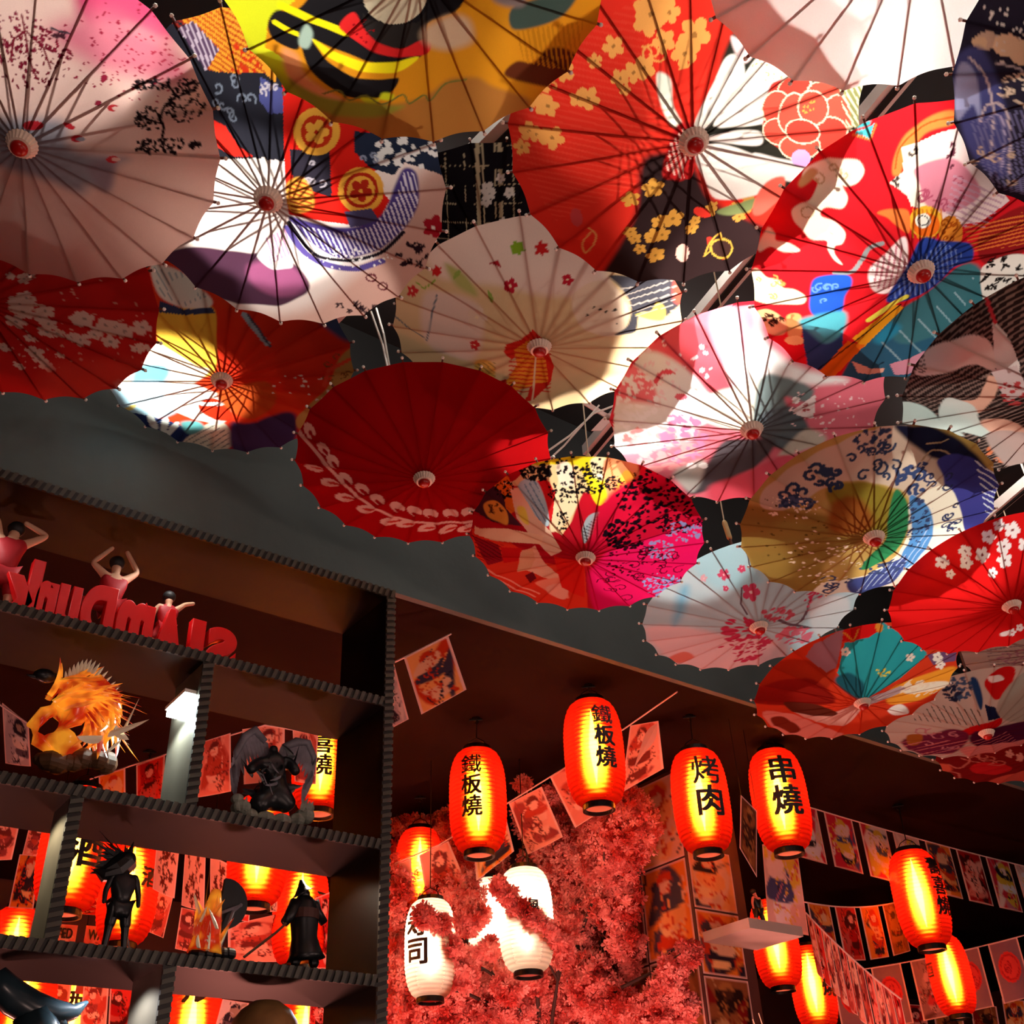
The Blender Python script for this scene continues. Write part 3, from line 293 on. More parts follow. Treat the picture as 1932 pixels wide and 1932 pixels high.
"koi":[["B","#d83a1c"],["Q","#d8341c",.03,[.047,.564,.294,.542,.629,.448,.92,.247,.838,-.104,.529,-.261,.225,-.12,.032,.132]],["Q","#e8ba40",.01,[-.377,.565,-.236,.603,.035,.606,.022,.353,-.036,.09,-.192,.026,-.327,.161,-.42,.295]],["Q","#e8e0d0",.01,[-.339,.937,-.144,.877,.031,.689,.016,.607,-.158,.603,-.334,.693]],["H","#90a0a0",.0059,.0396,-1.247,[-.344,.917,-.144,.877,.012,.69,-.157,.611,-.314,.694]],["E","#e0dccc",[-.15,.743,.093,-.04,-.045,-.084]],["P","#38405c",[-.343,.651,-.161,.591,.035,.606,.046,.555,-.208,.548,-.361,.566]],["S","#a0b4bc",.0404,[.253,.526,.312,.41,.387,.261]],["S","#484858",.0162,[.283,.522,.341,.396,.402,.234]],["Q","#ecdcc0",.01,[-.461,.291,-.348,.255,-.171,.129,-.076,.089,-.304,-.102,-.626,-.208,-1.001,-.323,-.969,-.14,-.681,.066]],["Q","#68b0c8",.03,[-.637,.072,-.423,.1,-.406,-.004,-.573,-.17,-.734,-.135]],["Q","#a8d4e4",.03,[-.929,-.222,-.507,-.074,-.35,-.297,-.624,-.531,-.922,-.502]],["Q","#f4ead8",.01,[-.501,-.221,-.29,-.043,-.029,-.173,.157,-.268,.015,-.355,-.116,-.572,-.358,-.505,-.499,-.381]],["Q","#d83018",.006,[-.245,-.3,-.123,-.223,-.018,-.316,-.04,-.537,-.184,-.497,-.25,-.412]],["S","#f0f0e8",.0491,[-.398,-.146,-.264,-.288,-.055,-.293,.118,-.26]],["Q","#c05020",.02,[-.062,-.138,.312,-.083,.35,-.345,.151,-.519,.0,-.427]],["P","#283868",[-.877,-.496,-.624,-.531,-.473,-.622,-.324,-.726,-.405,-.885,-.622,-.859,-.835,-.661]],["E","#dce8e0",[-.694,-.595,.01,-.102,-.034,-.029]],["E","#dce8e0",[-.608,-.635,-.048,-.133,-.029,.006]],["E","#dce8e0",[-.554,-.681,-.079,-.108,-.013,.027]],["E","#e0d070",[-.867,-.462,-.098,-.079,-.003,.028]],["Q","#dcd8c0",.01,[-.518,-.89,-.359,-.689,-.15,-.534,-.076,-.689,-.122,-.926,-.299,-1.004]],["H","#68706c",.0082,.0507,-2.434,[-.486,-.849,-.201,-.571,-.084,-.727,-.157,-.965]],["Q","#58a0a0",.02,[-.464,-.585,-.323,-.539,-.284,-.649,-.416,-.745]],["Q","#3c2c50",.03,[-.048,-.575,.095,-.587,.368,-.488,.479,-.585,.373,-.984,.047,-1.062,-.13,-.966]],["Q","#3c4c70",.03,[.782,.42,1.018,.42,1.032,.171,.914,.198]],["Q","#b8904c",.01,[.479,-.585,.68,-.364,.777,-.265,.891,-.006,1.022,.069,1.028,-.27,.737,-.579,.499,-.736]],["K","#6c4a28",.0099,.0495,6,[.831,-.16,.1,-.026,-.027,-.226],3],["S","#e04830",.0335,[.979,-.028,.798,-.094,.745,-.256]],["D","#f0e8d8",18,.0128,[.573,-.241,.239,-.063,-.026,-.179],4]],
"cream":[["B","#d2b487"],["Q","#d8bfae",.03,[-.764,.334,-.586,.385,-.397,.3,-.386,.009,-.466,-.251,-.652,-.229,-.791,-.081]],["S","#50606c",.0098,[-.774,-.106,-.719,.199,-.675,.349]],["S","#50606c",.0069,[-.978,.097,-.791,-.081]],["Q","#e0c8b8",.04,[-.661,.886,-.043,1.018,.267,.783,.456,.441,.108,.404,-.272,.483,-.682,.524]],["F","#d8c0a8","#e2cda6",[-.417,.205,.071,.012,-.003,-.096]],["E","#7aa028",[-.147,.762,.017,-.053,-.019,-.008]],["E","#7aa028",[-.147,.762,.049,-.009,-.004,-.022]],["E","#7aa028",[-.147,.762,.032,.044,.015,-.014]],["E","#c02424",[.006,.753,.009,-.056,-.016,-.003]],["E","#c02424",[.006,.753,.047,-.021,-.006,-.018]],["E","#c02424",[.006,.753,.038,.035,.011,-.015]],["E","#c02424",[-.667,.547,.004,-.045,-.014,-.005]],["E","#c02424",[-.667,.547,.035,-.011,-.006,-.017]],["E","#c02424",[-.667,.547,.031,.034,.008,-.012]],["F","#b02030","#e2cda6",[-.193,.488,.048,.002,-.0,-.057]],["F","#b02030","#e2cda6",[.178,.519,.041,-.004,.001,-.048]],["F","#c03030","#e2cda6",[-.839,.358,.039,.007,-.004,-.052]],["F","#c03030","#e2cda6",[-.439,-.07,.037,.008,-.002,-.059]],["P","#a02028",[-.337,.64,-.269,.682,-.253,.624,-.296,.642]],["S","#7aa028",.0081,[-.809,.44,-.76,.39,-.685,.48]],["Q","#a8a860",.03,[-.609,.616,-.476,.548,-.412,.386,-.548,.456]],["E","#88a048",[-.537,.541,-.023,-.046,-.012,.007]],["E","#88a048",[-.325,.396,.013,-.047,-.013,-.007]],["Q","#dcc4a8",.01,[.213,.393,.418,.489,.574,.284,.609,.079,.526,-.032,.296,.111]],["D","#403830",7,.011,[.438,.174,.133,-.032,.007,-.109],4],["Q","#3c3a40",.008,[.451,.526,.63,.474,.955,.428,1.017,.225,.922,.098,.852,.065,.694,.159,.674,-.02,.601,-.037,.525,-.015,.612,.052,.615,.228,.549,.38]],["Q","#c04838",.02,[.897,.373,.968,.38,.981,.16,.917,.201]],["Q","#e0c050",.008,[.659,.143,.768,.15,.796,.232,.862,.14,.863,.036,.759,.064]],["H","#a89c90",.0053,.057,-2.999,[.529,.406,.923,.39,.922,.098,.624,.127]],["P","#c8281c",[-.224,-.01,-.117,.064,-.046,.152,.026,.073,.111,-.267,.102,-.508,-.024,-.849,-.084,-.847,-.033,-.498,-.116,-.044,-.188,-.193,-.243,-.104]],["P","#e0902c",[-.17,-.056,-.064,.072,.051,-.18,.082,-.506,-.05,-.582,-.185,-.671,-.225,-.505,-.151,-.26]],["H","#c8281c",.0244,.0635,-.057,[-.207,-.035,.082,-.013,.109,-.681,-.205,-.672]],["Q","#d8a850",.01,[-.449,-.281,-.354,-.226,-.3,-.358,-.341,-.642,-.417,-.531]],["H","#8a6a38",.007,.0379,-.947,[-.449,-.281,-.299,-.249,-.302,-.637,-.436,-.534]],["S","#e2cda6",.012,[-.021,.075,-.024,-.849]],["P","#b82018",[-.321,-.557,-.225,-.465,-.205,-.672,-.283,-.747]]],
"wreath":[["B","#a80c10"],["S","#e8a898",.0332,[-.926,.356,-.808,.133,-.672,-.109,-.49,-.382,-.292,-.556,-.039,-.667,.179,-.685,.376,-.717]],["E","#e8a898",[-.843,.367,.022,-.064,-.035,-.027]],["E","#a80c10",[-.832,.332,.015,-.043,-.012,-.009]],["E","#e8a898",[-.758,.206,.029,-.061,-.034,-.033]],["E","#a80c10",[-.746,.169,.019,-.041,-.011,-.011]],["E","#e8a898",[-.699,.082,.035,-.058,-.032,-.039]],["E","#a80c10",[-.687,.044,.023,-.039,-.011,-.013]],["E","#e8a898",[-.621,-.1,.04,-.056,-.03,-.047]],["E","#a80c10",[-.609,-.142,.027,-.038,-.01,-.016]],["E","#e8a898",[-.501,-.195,.046,-.051,-.028,-.053]],["E","#a80c10",[-.489,-.24,.031,-.035,-.009,-.018]],["E","#e8a898",[-.391,-.317,.051,-.048,-.025,-.06]],["E","#a80c10",[-.378,-.367,.034,-.034,-.008,-.021]],["E","#e8a898",[-.238,-.415,.055,-.045,-.021,-.067]],["E","#a80c10",[-.225,-.471,.037,-.032,-.007,-.023]],["E","#e8a898",[-.105,-.469,.059,-.04,-.016,-.071]],["E","#a80c10",[-.092,-.528,.039,-.028,-.005,-.024]],["E","#e8a898",[.021,-.518,.062,-.033,-.012,-.073]],["E","#a80c10",[.035,-.579,.041,-.022,-.004,-.025]],["E","#e8a898",[.184,-.542,.064,-.025,-.007,-.074]],["E","#a80c10",[.199,-.603,.043,-.017,-.002,-.025]],["E","#e8a898",[.335,-.558,.065,-.016,-.002,-.073]],["E","#a80c10",[.352,-.619,.044,-.01,-.0,-.025]],["E","#e8a898",[-.861,-.019,.07,-.016,-.013,-.042]],["E","#c83028",[-.836,-.014,.047,-.011,-.004,-.012]],["E","#e8a898",[-.754,-.166,.073,-.009,-.011,-.046]],["E","#c83028",[-.729,-.162,.049,-.006,-.003,-.013]],["E","#e8a898",[-.656,-.336,.076,-.001,-.009,-.05]],["E","#c83028",[-.63,-.332,.051,-.001,-.003,-.014]],["E","#e8a898",[-.5,-.473,.078,.006,-.006,-.054]],["E","#c83028",[-.474,-.47,.052,.004,-.002,-.016]],["E","#e8a898",[-.321,-.64,.079,.012,-.003,-.059]],["E","#c83028",[-.294,-.639,.053,.007,-.001,-.017]],["E","#e8a898",[-.193,-.679,.079,.02,-.0,-.06]],["E","#c83028",[-.167,-.679,.053,.013,-.0,-.017]],["E","#e8a898",[-.022,-.756,.079,.026,.003,-.061]],["E","#c83028",[.004,-.758,.053,.017,.001,-.017]],["E","#e8a898",[.153,-.794,.078,.033,.007,-.06]],["E","#c83028",[.179,-.798,.052,.021,.002,-.017]],["E","#e8a898",[.308,-.804,.076,.04,.01,-.059]],["E","#c83028",[.334,-.81,.05,.026,.003,-.017]]],
"kimono":[["B","#b01420"],["P","#d83420",[-.977,.053,-.656,.021,-.425,-.193,-.002,-.148,.074,-1.087,-.468,-1.187,-.951,-.637]],["P","#8c1420",[-.979,-.016,-.748,-.08,-.704,-.293,-.849,-.427]],["H","#5a1018",.012,.0422,-.503,[-.979,-.016,-.702,-.065,-.728,-.301,-.919,-.369]],["P","#e0701c",[-.97,.373,-.9,.536,-.789,.752,-.659,.724,-.59,.411,-.656,.307]],["P","#4a2430",[-.923,.502,-.811,.612,-.701,.526,-.679,.389,-.543,.217,-.791,.208,-.949,.287]],["Q","#e0a040",.006,[-.871,.369,-.768,.454,-.679,.36,-.665,.213,-.746,.221,-.836,.257]],["T","#503018",.0107,.0428,5,[-.782,.333,.063,.017,-.0,-.072],3],["P","#e8c890",[-.702,.636,-.594,.71,-.489,.855,-.242,1.032,.257,1.034,.274,.813,.207,.559,.078,.558,.021,.808,-.088,.445,-.209,.212,-.299,.25,-.349,.461,-.485,.65]],["Q","#e4d020",.006,[-.532,.874,-.158,1.04,.218,.999,.19,.813,.121,.559,.034,.582,-.11,.898,-.234,.837,-.278,.882]],["Q","#ecdcae",.01,[-.234,.837,-.125,.773,-.093,.548,-.171,.356,-.298,.221,-.304,.415]],["Q","#f0e4c8",.01,[-.278,.882,-.174,.917,-.124,.748,-.228,.688]],["Q","#f0e4b8",.01,[-.008,.953,.116,.978,.107,.786,.021,.808]],["P","#c81c20",[-.443,.699,-.359,.773,-.277,.63,-.3,.306,-.349,.461]],["Q","#a8c4cc",.006,[-.58,.659,-.443,.72,-.351,.515,-.318,.302,-.388,.286,-.524,.426]],["H","#6088a0",.0063,.0435,-1.078,[-.55,.665,-.434,.711,-.328,.328,-.411,.31]],["P","#e8c0a0",[-.649,.592,-.58,.633,-.434,.361,-.298,.221,-.202,.032,-.29,-.068,-.475,.143,-.589,.295]],["Q","#e8d050",.01,[-.59,.411,-.524,.426,-.486,.262,-.544,.277]],["D","#181418",60,.0165,[-.236,.887,.378,.037,.005,-.118],5],["N","#141014",77,.0329,[-.445,.786,.128,.019,.002,-.071],6],["N","#141014",88,.0276,[.002,.782,.11,.006,.008,-.149],7],["N","#141014",66,.0281,[-.183,.642,.171,.018,.004,-.102],8],["N","#141014",44,.0249,[-.68,.586,.087,.018,.001,-.088],9],["N","#141014",33,.0246,[-.214,.35,.052,.008,.004,-.108],10],["Q","#e09060",.01,[.096,.958,.303,.985,.373,.886,.366,.71,.248,.585,.164,.559]],["Q","#e0a838",.01,[.27,.863,.358,.812,.328,.66,.205,.585,.216,.738]],["S","#a05020",.009,[.138,.959,.196,.713]],["N","#141014",55,.0232,[.186,.738,.076,.001,.005,-.07],11],["Q","#b01424",.01,[-.074,.601,-.011,.631,.049,.48,.007,.295,-.075,.181,-.111,-.005,-.193,.035,-.165,.221]],["Q","#98a4a8",.006,[-.045,.291,-.0,.426,.093,.466,.12,.297,.032,.243,-.008,.161,-.031,.186]],["H","#404850",.0063,.029,-.344,[-.045,.291,.093,.466,.12,.297,-.008,.161]],["P","#f0c8a0",[-.953,.094,-.908,.075,-.656,.166,-.359,.164,-.383,.055,-.564,.016,-.794,-.025,-.956,.006]],["P","#e8a888",[-.564,-.127,-.428,.027,-.356,-.169,-.19,-.382,-.282,-.456,-.47,-.378,-.564,-.325]],["P","#c81818",[-.726,-.109,-.541,-.046,-.573,-.246,-.705,-.334]],["Q","#ec8468",.01,[-.422,-.546,-.19,-.382,-.052,-.352,-.072,-.456,-.136,-.622,-.122,-.779,-.277,-.706]],["Q","#e89880",.01,[-.141,-.469,-.141,-.782,-.227,-.8,-.326,-.616]],["P","#e0a078",[-.541,-.082,-.45,-.015,-.425,-.154,-.47,-.334,-.587,-.419]],["H","#f09078",.0269,.0807,-.516,[-.943,-.378,-.66,-.579,-.372,-.731,-.468,-.967,-.853,-.602]],["P","#6c1018",[-.517,-.466,-.446,-.37,-.413,-.468,-.469,-.561]],["P","#d82018",[-.267,-.06,-.006,-.053,.025,-.759,-.185,-.581]],["Q","#d81458",.03,[.115,-.064,.237,.118,.585,.19,.916,.385,1.053,.178,1.04,-.24,.805,-.612,.505,-.972,.172,-1.08,.039,-.342]],["Q","#b81030",.03,[.081,.507,.358,.812,.612,.801,.902,.503,.927,.293,.585,.19,.197,.062,.022,.025]],["N","#140810",176,.0392,[.547,.596,.346,-.027,.025,-.271],12],["N","#140810",88,.0419,[.317,.227,.177,-.021,.013,-.178],13],["N","#140810",66,.0325,[.751,.288,.224,-.033,.013,-.124],14],["N","#8088b8",66,.028,[.807,.187,.181,-.029,.015,-.13],15],["N","#8088b8",66,.0299,[.627,-.015,.138,-.025,.013,-.129],16],["N","#88a0d8",88,.0357,[.704,-.55,.172,-.029,.021,-.204],17],["K","#3c0818",.0104,.0783,16,[.673,-.247,.327,-.062,.042,-.407],18],["K","#3c0818",.0104,.0741,8,[.329,-.547,.169,-.014,.026,-.359],19],["N","#3c0818",66,.0317,[.434,-.123,.276,-.053,.02,-.235],20]],
"portrait":[["B","#dc6a78"],["Q","#f0e8e4",.05,[-1.003,.048,-.859,.123,-.526,.128,-.407,.047,-.417,-.175,-.704,-.349,-.953,-.395]],["Q","#f4ece8",.02,[-.885,.493,-.82,.587,-.639,.564,-.486,.451,-.325,.294,-.329,.009,-.589,.016,-.728,.334]],["Q","#d8505c",.03,[-.802,.589,-.555,.814,-.333,.707,-.19,.389,-.323,.272,-.486,.451,-.675,.56]],["Q","#f4f0ec",.04,[-.262,.71,-.143,.904,-.082,.978,-.012,.711,.238,.498,.659,.305,.265,.328,-.034,.31,-.19,.389]],["Q","#e8a0b0",.05,[-.353,.901,-.114,.96,-.066,.712,-.204,.512,-.329,.668]],["E","#b83c4c",[-.64,.364,.071,.043,.026,-.064]],["E","#f4ece8",[-.613,.34,.071,.043,.021,-.053]],["E","#d86070",[-.518,.225,.043,.006,.003,-.032]],["N","#e49090",80,.0709,[-.628,-.335,.303,.054,.027,-.247],3],["N","#d07090",50,.0583,[-.454,-.182,.148,.027,.036,-.293],4],["N","#f8f0f0",60,.0522,[-.822,.129,.146,.024,.023,-.297],5],["Q","#f0e8d4",.02,[-.293,.016,-.454,.139,-.323,.272,-.115,.371,-.018,.473,.051,.223,.003,.003]],["Q","#6e7c7c",.02,[.008,.412,.176,.414,.408,.283,.369,.176,.2,.25,.326,-.013,.084,-.006,-.003,.056]],["Q","#585f64",.02,[.063,.137,.296,.144,.48,-.165,.438,-.339,.166,-.211,.048,-.025]],["Q","#4c4448",.03,[-.16,-.131,.194,-.152,.17,-.42,-.018,-.704,-.273,-.903,-.383,-.715,-.257,-.482]],["Q","#b8b0a8",.03,[-.412,-.499,-.268,-.412,-.279,-.863,-.472,-.65]],["Q","#c8b8a8",.03,[.423,-.093,.627,-.262,.482,-.35,.281,-.37]],["E","#f8f8f4",[.292,.209,.028,-.005,.006,-.033]],["E","#f8f8f4",[-.354,-.492,.035,.004,.006,-.042]],["E","#f8f8f4",[-.269,-.483,.035,.003,.007,-.043]],["P","#f0dcd8",[.28,.123,.437,.233,.463,.006,.331,.063]],["T","#b04848",.0095,.038,3,[.378,.127,.041,-.009,.008,-.041],6],["Q","#d04c5c",.04,[-.169,-.781,.042,-.591,.324,-.379,.445,-.544,.243,-.968,-.086,-1.025]],["D","#f0c8c8",50,.0127,[.6,.025,.343,-.082,.076,-.332],7],["N","#f4d4d8",40,.0318,[-.593,.44,.285,.031,.027,-.302],8],["S","#c42838",.0456,[-.965,-.397,-.987,.025,-.94,.332,-.806,.589,-.57,.829,-.338,.962,-.094,.964]]],
"wave":[["B","#bca058"],["Q","#8e7436",.04,[-1.03,.141,-.78,.187,-.228,.165,-.044,.028,-.263,-.394,-.209,-.954,-.7,-.719,-.975,-.23]],["Q","#8a7c2c",.02,[-.43,.424,-.212,.512,.039,.44,.246,.246,.269,.019,-.044,.028,-.314,.207]],["Q","#cdbca4",.01,[-.881,.337,-.692,.619,-.353,.875,.006,1.005,.272,.857,.454,.605,.553,.39,.278,.291,.121,.434,-.214,.522,-.434,.449,-.666,.206,-.857,.173]],["D","#5c4a20",40,.0113,[-.664,-.032,.308,.062,.066,-.372],3],["K","#30405c",.0283,.0566,11,[-.446,.521,.129,.011,.018,-.106],4],["K","#30405c",.0192,.0598,12,[-.129,.698,.176,-.001,.03,-.164],5],["K","#30405c",.0274,.0594,8,[-.649,.346,.137,.02,.022,-.135],6],["K","#384870",.0301,.0602,9,[.227,.518,.127,-.015,.028,-.126],7],["K","#cdbca4",.011,.0397,8,[.211,.773,.163,-.014,.03,-.138],8],["N","#30405c",40,.0378,[-.138,.855,.155,-.001,.02,-.107],9],["N","#485878",30,.0372,[-.636,.267,.152,.024,.009,-.054],10],["Q","#1c1e34",.02,[-.028,.984,.25,.956,.506,.808,.765,.549,.751,.45,.497,.598,.262,.723,.072,.871]],["S","#a89070",.0135,[.232,.68,.293,.765,.403,.73,.482,.658]],["S","#a89070",.0132,[.242,.815,.339,.828,.395,.844]],["Q","#3c3c84",.01,[.357,.666,.559,.684,.892,.419,1.021,.164,.989,-.137,.966,-.266,.781,-.173,.639,.093,.499,.349,.436,.512]],["H","#d8e0e8",.0089,.0396,-.681,[.66,.619,.944,.459,1.145,-.119,.939,.006]],["Q","#e8e4cc",.006,[.507,.399,.678,.141,.809,-.148,.916,-.321,.765,-.421,.567,-.518,.492,-.852,.275,-1.05,-.196,-1.005,-.17,-.757,.072,-.673,.266,-.432,.29,-.052,.202,.254,.298,.387]],["K","#30385c",.0163,.0563,8,[.66,.026,.09,-.026,.079,-.247],12],["K","#30385c",.0148,.0445,5,[.426,.464,.133,-.023,.018,-.072],13],["Q","#5088c0",.008,[.205,.352,.316,.309,.436,.148,.529,-.127,.532,-.346,.489,-.562,.427,-.65,.334,-.366,.329,-.064]],["Q","#404c84",.01,[.15,-.636,.315,-.445,.384,-.38,.443,-.7,.331,-.93,.12,-.995,.009,-.764]],["H","#a8c0dc",.0122,.0535,-1.672,[.15,-.636,.406,-.307,.429,.206,.562,-.434,.425,-.788,.114,-.974]],["N","#384468",50,.036,[.338,.059,.106,-.03,.093,-.328],14],["N","#384468",50,.0454,[.2,-.506,.239,-.05,.048,-.156],15],["K","#384468",.0195,.0676,7,[-.068,-.808,.181,-.009,.038,-.141],16],["Q","#2c7c4c",.01,[.08,.437,.199,.304,.269,.019,.257,-.262,.147,-.478,.052,-.528,.049,-.3,.107,-.062,.071,.173]],["N","#f0e4c8",70,.0323,[-.263,-.394,.285,.033,.105,-.422],17],["N","#f0e4c8",40,.0236,[-.627,.213,.228,.038,.028,-.164],18],["Q","#8c5020",.04,[-.37,.304,-.187,.37,-.024,.13,-.195,-.001,-.34,.032]]],
"sky":[["B","#b8ccd0"],["Q","#a8d0d8",.05,[-.682,.878,-.297,.982,-.133,.691,-.021,.508,-.425,.465]],["Q","#e8c0c0",.06,[-.973,-.18,-.45,-.109,.354,-.461,.412,-1.12,-.467,-.915]],["Q","#80b8d0",.05,[-.73,.383,-.647,.455,-.658,.107,-.731,-.061]],["F","#d04868","#f0d0d0",[-.116,.412,.083,-.006,.012,-.107]],["F","#d04868","#f0d0d0",[-.368,.616,.053,-.025,-.012,-.066]],["F","#d04868","#f0d0d0",[-.221,.669,.036,-.018,-.008,-.043]],["F","#e0a8b0","#f0d0d0",[-.533,.573,.031,.001,.004,-.043]],["F","#d04868","#f0d0d0",[-.334,.454,.027,.0,.004,-.037]],["S","#6c5860",.0159,[-.2,.464,-.19,.282,-.121,.157]],["S","#6c5860",.0318,[.189,.025,.385,-.162,.458,-.023,.463,.2]],["S","#6c5860",.0275,[.385,-.162,.581,-.313]],["N","#c83858",90,.076,[-.051,-.36,.238,-.053,.104,-.474],3],["N","#e07080",50,.0803,[.443,-.395,.183,-.096,.058,-.226],4],["N","#c83858",24,.0509,[.499,.15,.09,-.038,.033,-.16],5],["N","#c85868",30,.0555,[.175,.104,.163,-.063,.018,-.105],6],["Q","#e07868",.02,[-.688,-.704,-.574,-.548,-.463,-.638,-.587,-.785]],["Q","#d8d8d8",.03,[.479,.122,.868,.025,.976,-.572,.69,-.525]]],
"teal":[["B","#d03c20"],["Q","#a83018",.02,[-1.026,.331,-.719,.555,-.366,.471,-.331,.258,-.605,-.132,-.961,-.098]],["Q","#8c1c14",.02,[-1.014,.079,-.584,.308,-.305,.105,-.317,-.08,-.945,-.194]],["P","#2ca0a4",[-.306,.403,-.291,.771,-.174,.81,-.014,1.035,.105,.927,.481,.613,.563,.498,.348,.24,.013,.052,-.111,.126]],["Q","#205c68",.02,[-.313,.296,-.207,.405,-.033,.262,-.027,.07,-.133,.109]],["P","#c81818",[-.364,.773,-.331,.932,-.01,1.009,.008,.908,-.077,.822,-.294,.79]],["S","#d89030",.0173,[-.354,.772,-.325,.894,-.224,.813,-.193,.925]],["E","#d89030",[.002,.94,.036,-.004,.01,-.057]],["P","#a07078",[-.558,.771,-.331,.932,-.318,.791,-.327,.472,-.403,.399,-.628,.597]],["F","#e8dcc8","#2ca0a4",[-.268,.66,.045,-.001,.009,-.059]],["F","#e8dcc8","#2ca0a4",[.388,.501,.052,-.014,.015,-.067]],["N","#d8d040",20,.0258,[.13,.372,.077,-.016,.011,-.056],3],["Q","#f0a030",.02,[.266,.116,.705,.176,.976,.141,1.051,-.171,.747,-.325,.366,-.23]],["P","#6c4c70",[.563,.498,.891,.42,.946,.239,.667,.313]],["F","#f0e8d8","#806060",[.699,.4,.062,-.023,.023,-.085]],["F","#f0e8d8","#806060",[.765,.265,.065,-.027,.027,-.092]],["Q","#f4ecd0",.01,[.395,.059,.699,.004,.971,-.112,.949,-.219,.563,-.12]],["Q","#d89888",.01,[-.585,-.235,-.229,-.239,-.022,.041,.04,-.264,-.015,-.624,-.449,-.39]],["Q","#5c2418",.01,[-.71,-.102,-.413,-.097,-.179,-.235,-.256,-.333,-.573,-.289]],["Q","#e08070",.01,[-.869,-.34,-.561,-.345,-.165,-.673,.087,-.972,-.415,-.979,-.698,-.681]],["Q","#7c2818",.01,[-.766,-.473,-.649,-.419,-.437,-.661,-.456,-.808,-.68,-.639]],["P","#b8a0a0",[-.001,.068,.381,.108,.528,-.005,.093,-.081]],["Q","#f0ece0",.01,[.379,-.359,.507,-.307,.691,-.593,.548,-.607]],["N","#f0e0c0",30,.0614,[.665,-.074,.278,-.141,.06,-.188],4]],
"redsun":[["B","#d01818"],["F","#f4ece8","#803030",[-.689,.45,.059,.006,.02,-.083]],["F","#f4ece8","#803030",[-.385,.553,.067,-.012,.009,-.083]],["F","#f4ece8","#803030",[-.376,.736,.061,.001,.018,-.076]],["F","#f4ece8","#803030",[-.194,.798,.071,-.003,.021,-.086]],["F","#f4ece8","#803030",[-.492,.455,.055,.004,.018,-.076]],["F","#f4ece8","#803030",[-.53,.58,.057,-.034,-.013,-.065]],["F","#f4ece8","#803030",[-.227,.643,.067,-.001,.02,-.082]],["F","#f4ece8","#803030",[-.187,.5,.065,-.054,-.027,-.064]],["F","#f4ece8","#803030",[-.255,.364,.044,.001,.014,-.057]],["F","#f4ece8","#803030",[-.589,.319,.038,.004,.013,-.055]],["F","#f4ece8","#803030",[-.319,.859,.052,-.001,.015,-.064]],["F","#f4ece8","#803030",[-.052,.658,.064,-.004,.02,-.077]],["Q","#f4ece8",.01,[.152,-.593,.213,-.544,.239,-.664,.191,-.672]],["F","#f4ece8","#d01818",[.266,-.605,.049,-.016,.046,-.104]],["F","#f4ece8","#d01818",[.312,-.533,.05,-.018,.046,-.103]]],
"dark20":[["B","#c8bcac"],["N","#405878",40,.0531,[-.448,.65,.133,.017,.044,-.173],2],["N","#28304c",30,.054,[-.504,.559,.091,.014,.028,-.113],3],["Q","#24406c",.01,[-.374,.815,-.297,.782,-.175,.516,-.16,.356,-.32,.663]],["Q","#c81818",.006,[-.22,.748,-.154,.939,.027,.959,.06,.746,.049,.593,-.036,.503,-.126,.596]],["Q","#c81818",.006,[-.295,-.199,-.19,.07,-.005,.183,.095,.231,.104,.102,-.101,-.049,-.24,-.28]],["Q","#f0e8e0",.006,[-.207,.84,-.107,.864,-.033,.788,-.16,.765]],["P","#1c2444",[-.138,.438,-.019,.4,.083,.233,-.037,.2]],["Q","#a8a898",.01,[.003,.36,.138,.892,.557,.593,.387,.099]],["H","#484840",.0093,.0571,-1.008,[-.637,.357,-.16,.356,-.095,.112,-.761,.012]],["Q","#6c2440",.02,[-.722,-.522,-.485,-.199,-.324,-.019,-.124,-.138,-.071,-.75,-.377,-.887]],["K","#c08088",.0187,.1052,9,[-.369,-.393,.252,.084,.109,-.328],4],["Q","#a06028",.01,[-.702,-.357,-.572,-.276,-.521,-.533,-.608,-.617]],["Q","#4c1838",.02,[-.119,.008,.592,.011,1.12,-.791,.157,-.568]],["Q","#d88880",.02,[-.033,-.534,.853,-.608,1.033,-1.043,.28,-1.033]],["H","#c87878",.0214,.1069,-2.164,[-.823,-.561,.259,-.076,.908,-1.036,-.228,-.977]]],
"corner":[["B","#7c1c1c"],["E","#c02428",[-.313,-.463,.207,.049,.071,-.189]],["S","#c87868",.0206,[-.752,-.488,-.628,-.524,-.584,-.322,-.682,-.273]],["S","#c87868",.022,[-.756,-.65,-.565,-.712,-.473,-.941]],["K","#c87868",.0156,.117,5,[-.499,-.248,.243,.088,.044,-.131],2],["F","#d8a898","#7c1c1c",[-.282,-.013,.038,.013,.028,-.086]],["F","#d8a898","#7c1c1c",[-.162,-.056,.038,.014,.037,-.102]],["Q","#d86850",.02,[-.852,-.524,-.737,-.498,-.674,-.64,-.731,-.727]],["Q","#c85848",.01,[-.142,-.907,.062,-.507,.433,-.548,.72,-1.192,.01,-1.137]]],
"squares":[["B","#181418"],["G","#b8a888",.0113,.1478],["f","#d8d0c8",8,.0523,[.024,.44,.391,-.014,-.008,-.392],2]],
"pinkedge":[["B","#dcb4a4"],["H","#8c6068",.0153,.0686,-2.635,[-.753,-.073,-.153,.069,.159,-.67,-.496,-.672]],["K","#c07888",.0184,.0922,8,[-.373,-.312,.206,.045,.062,-.167],3]]}


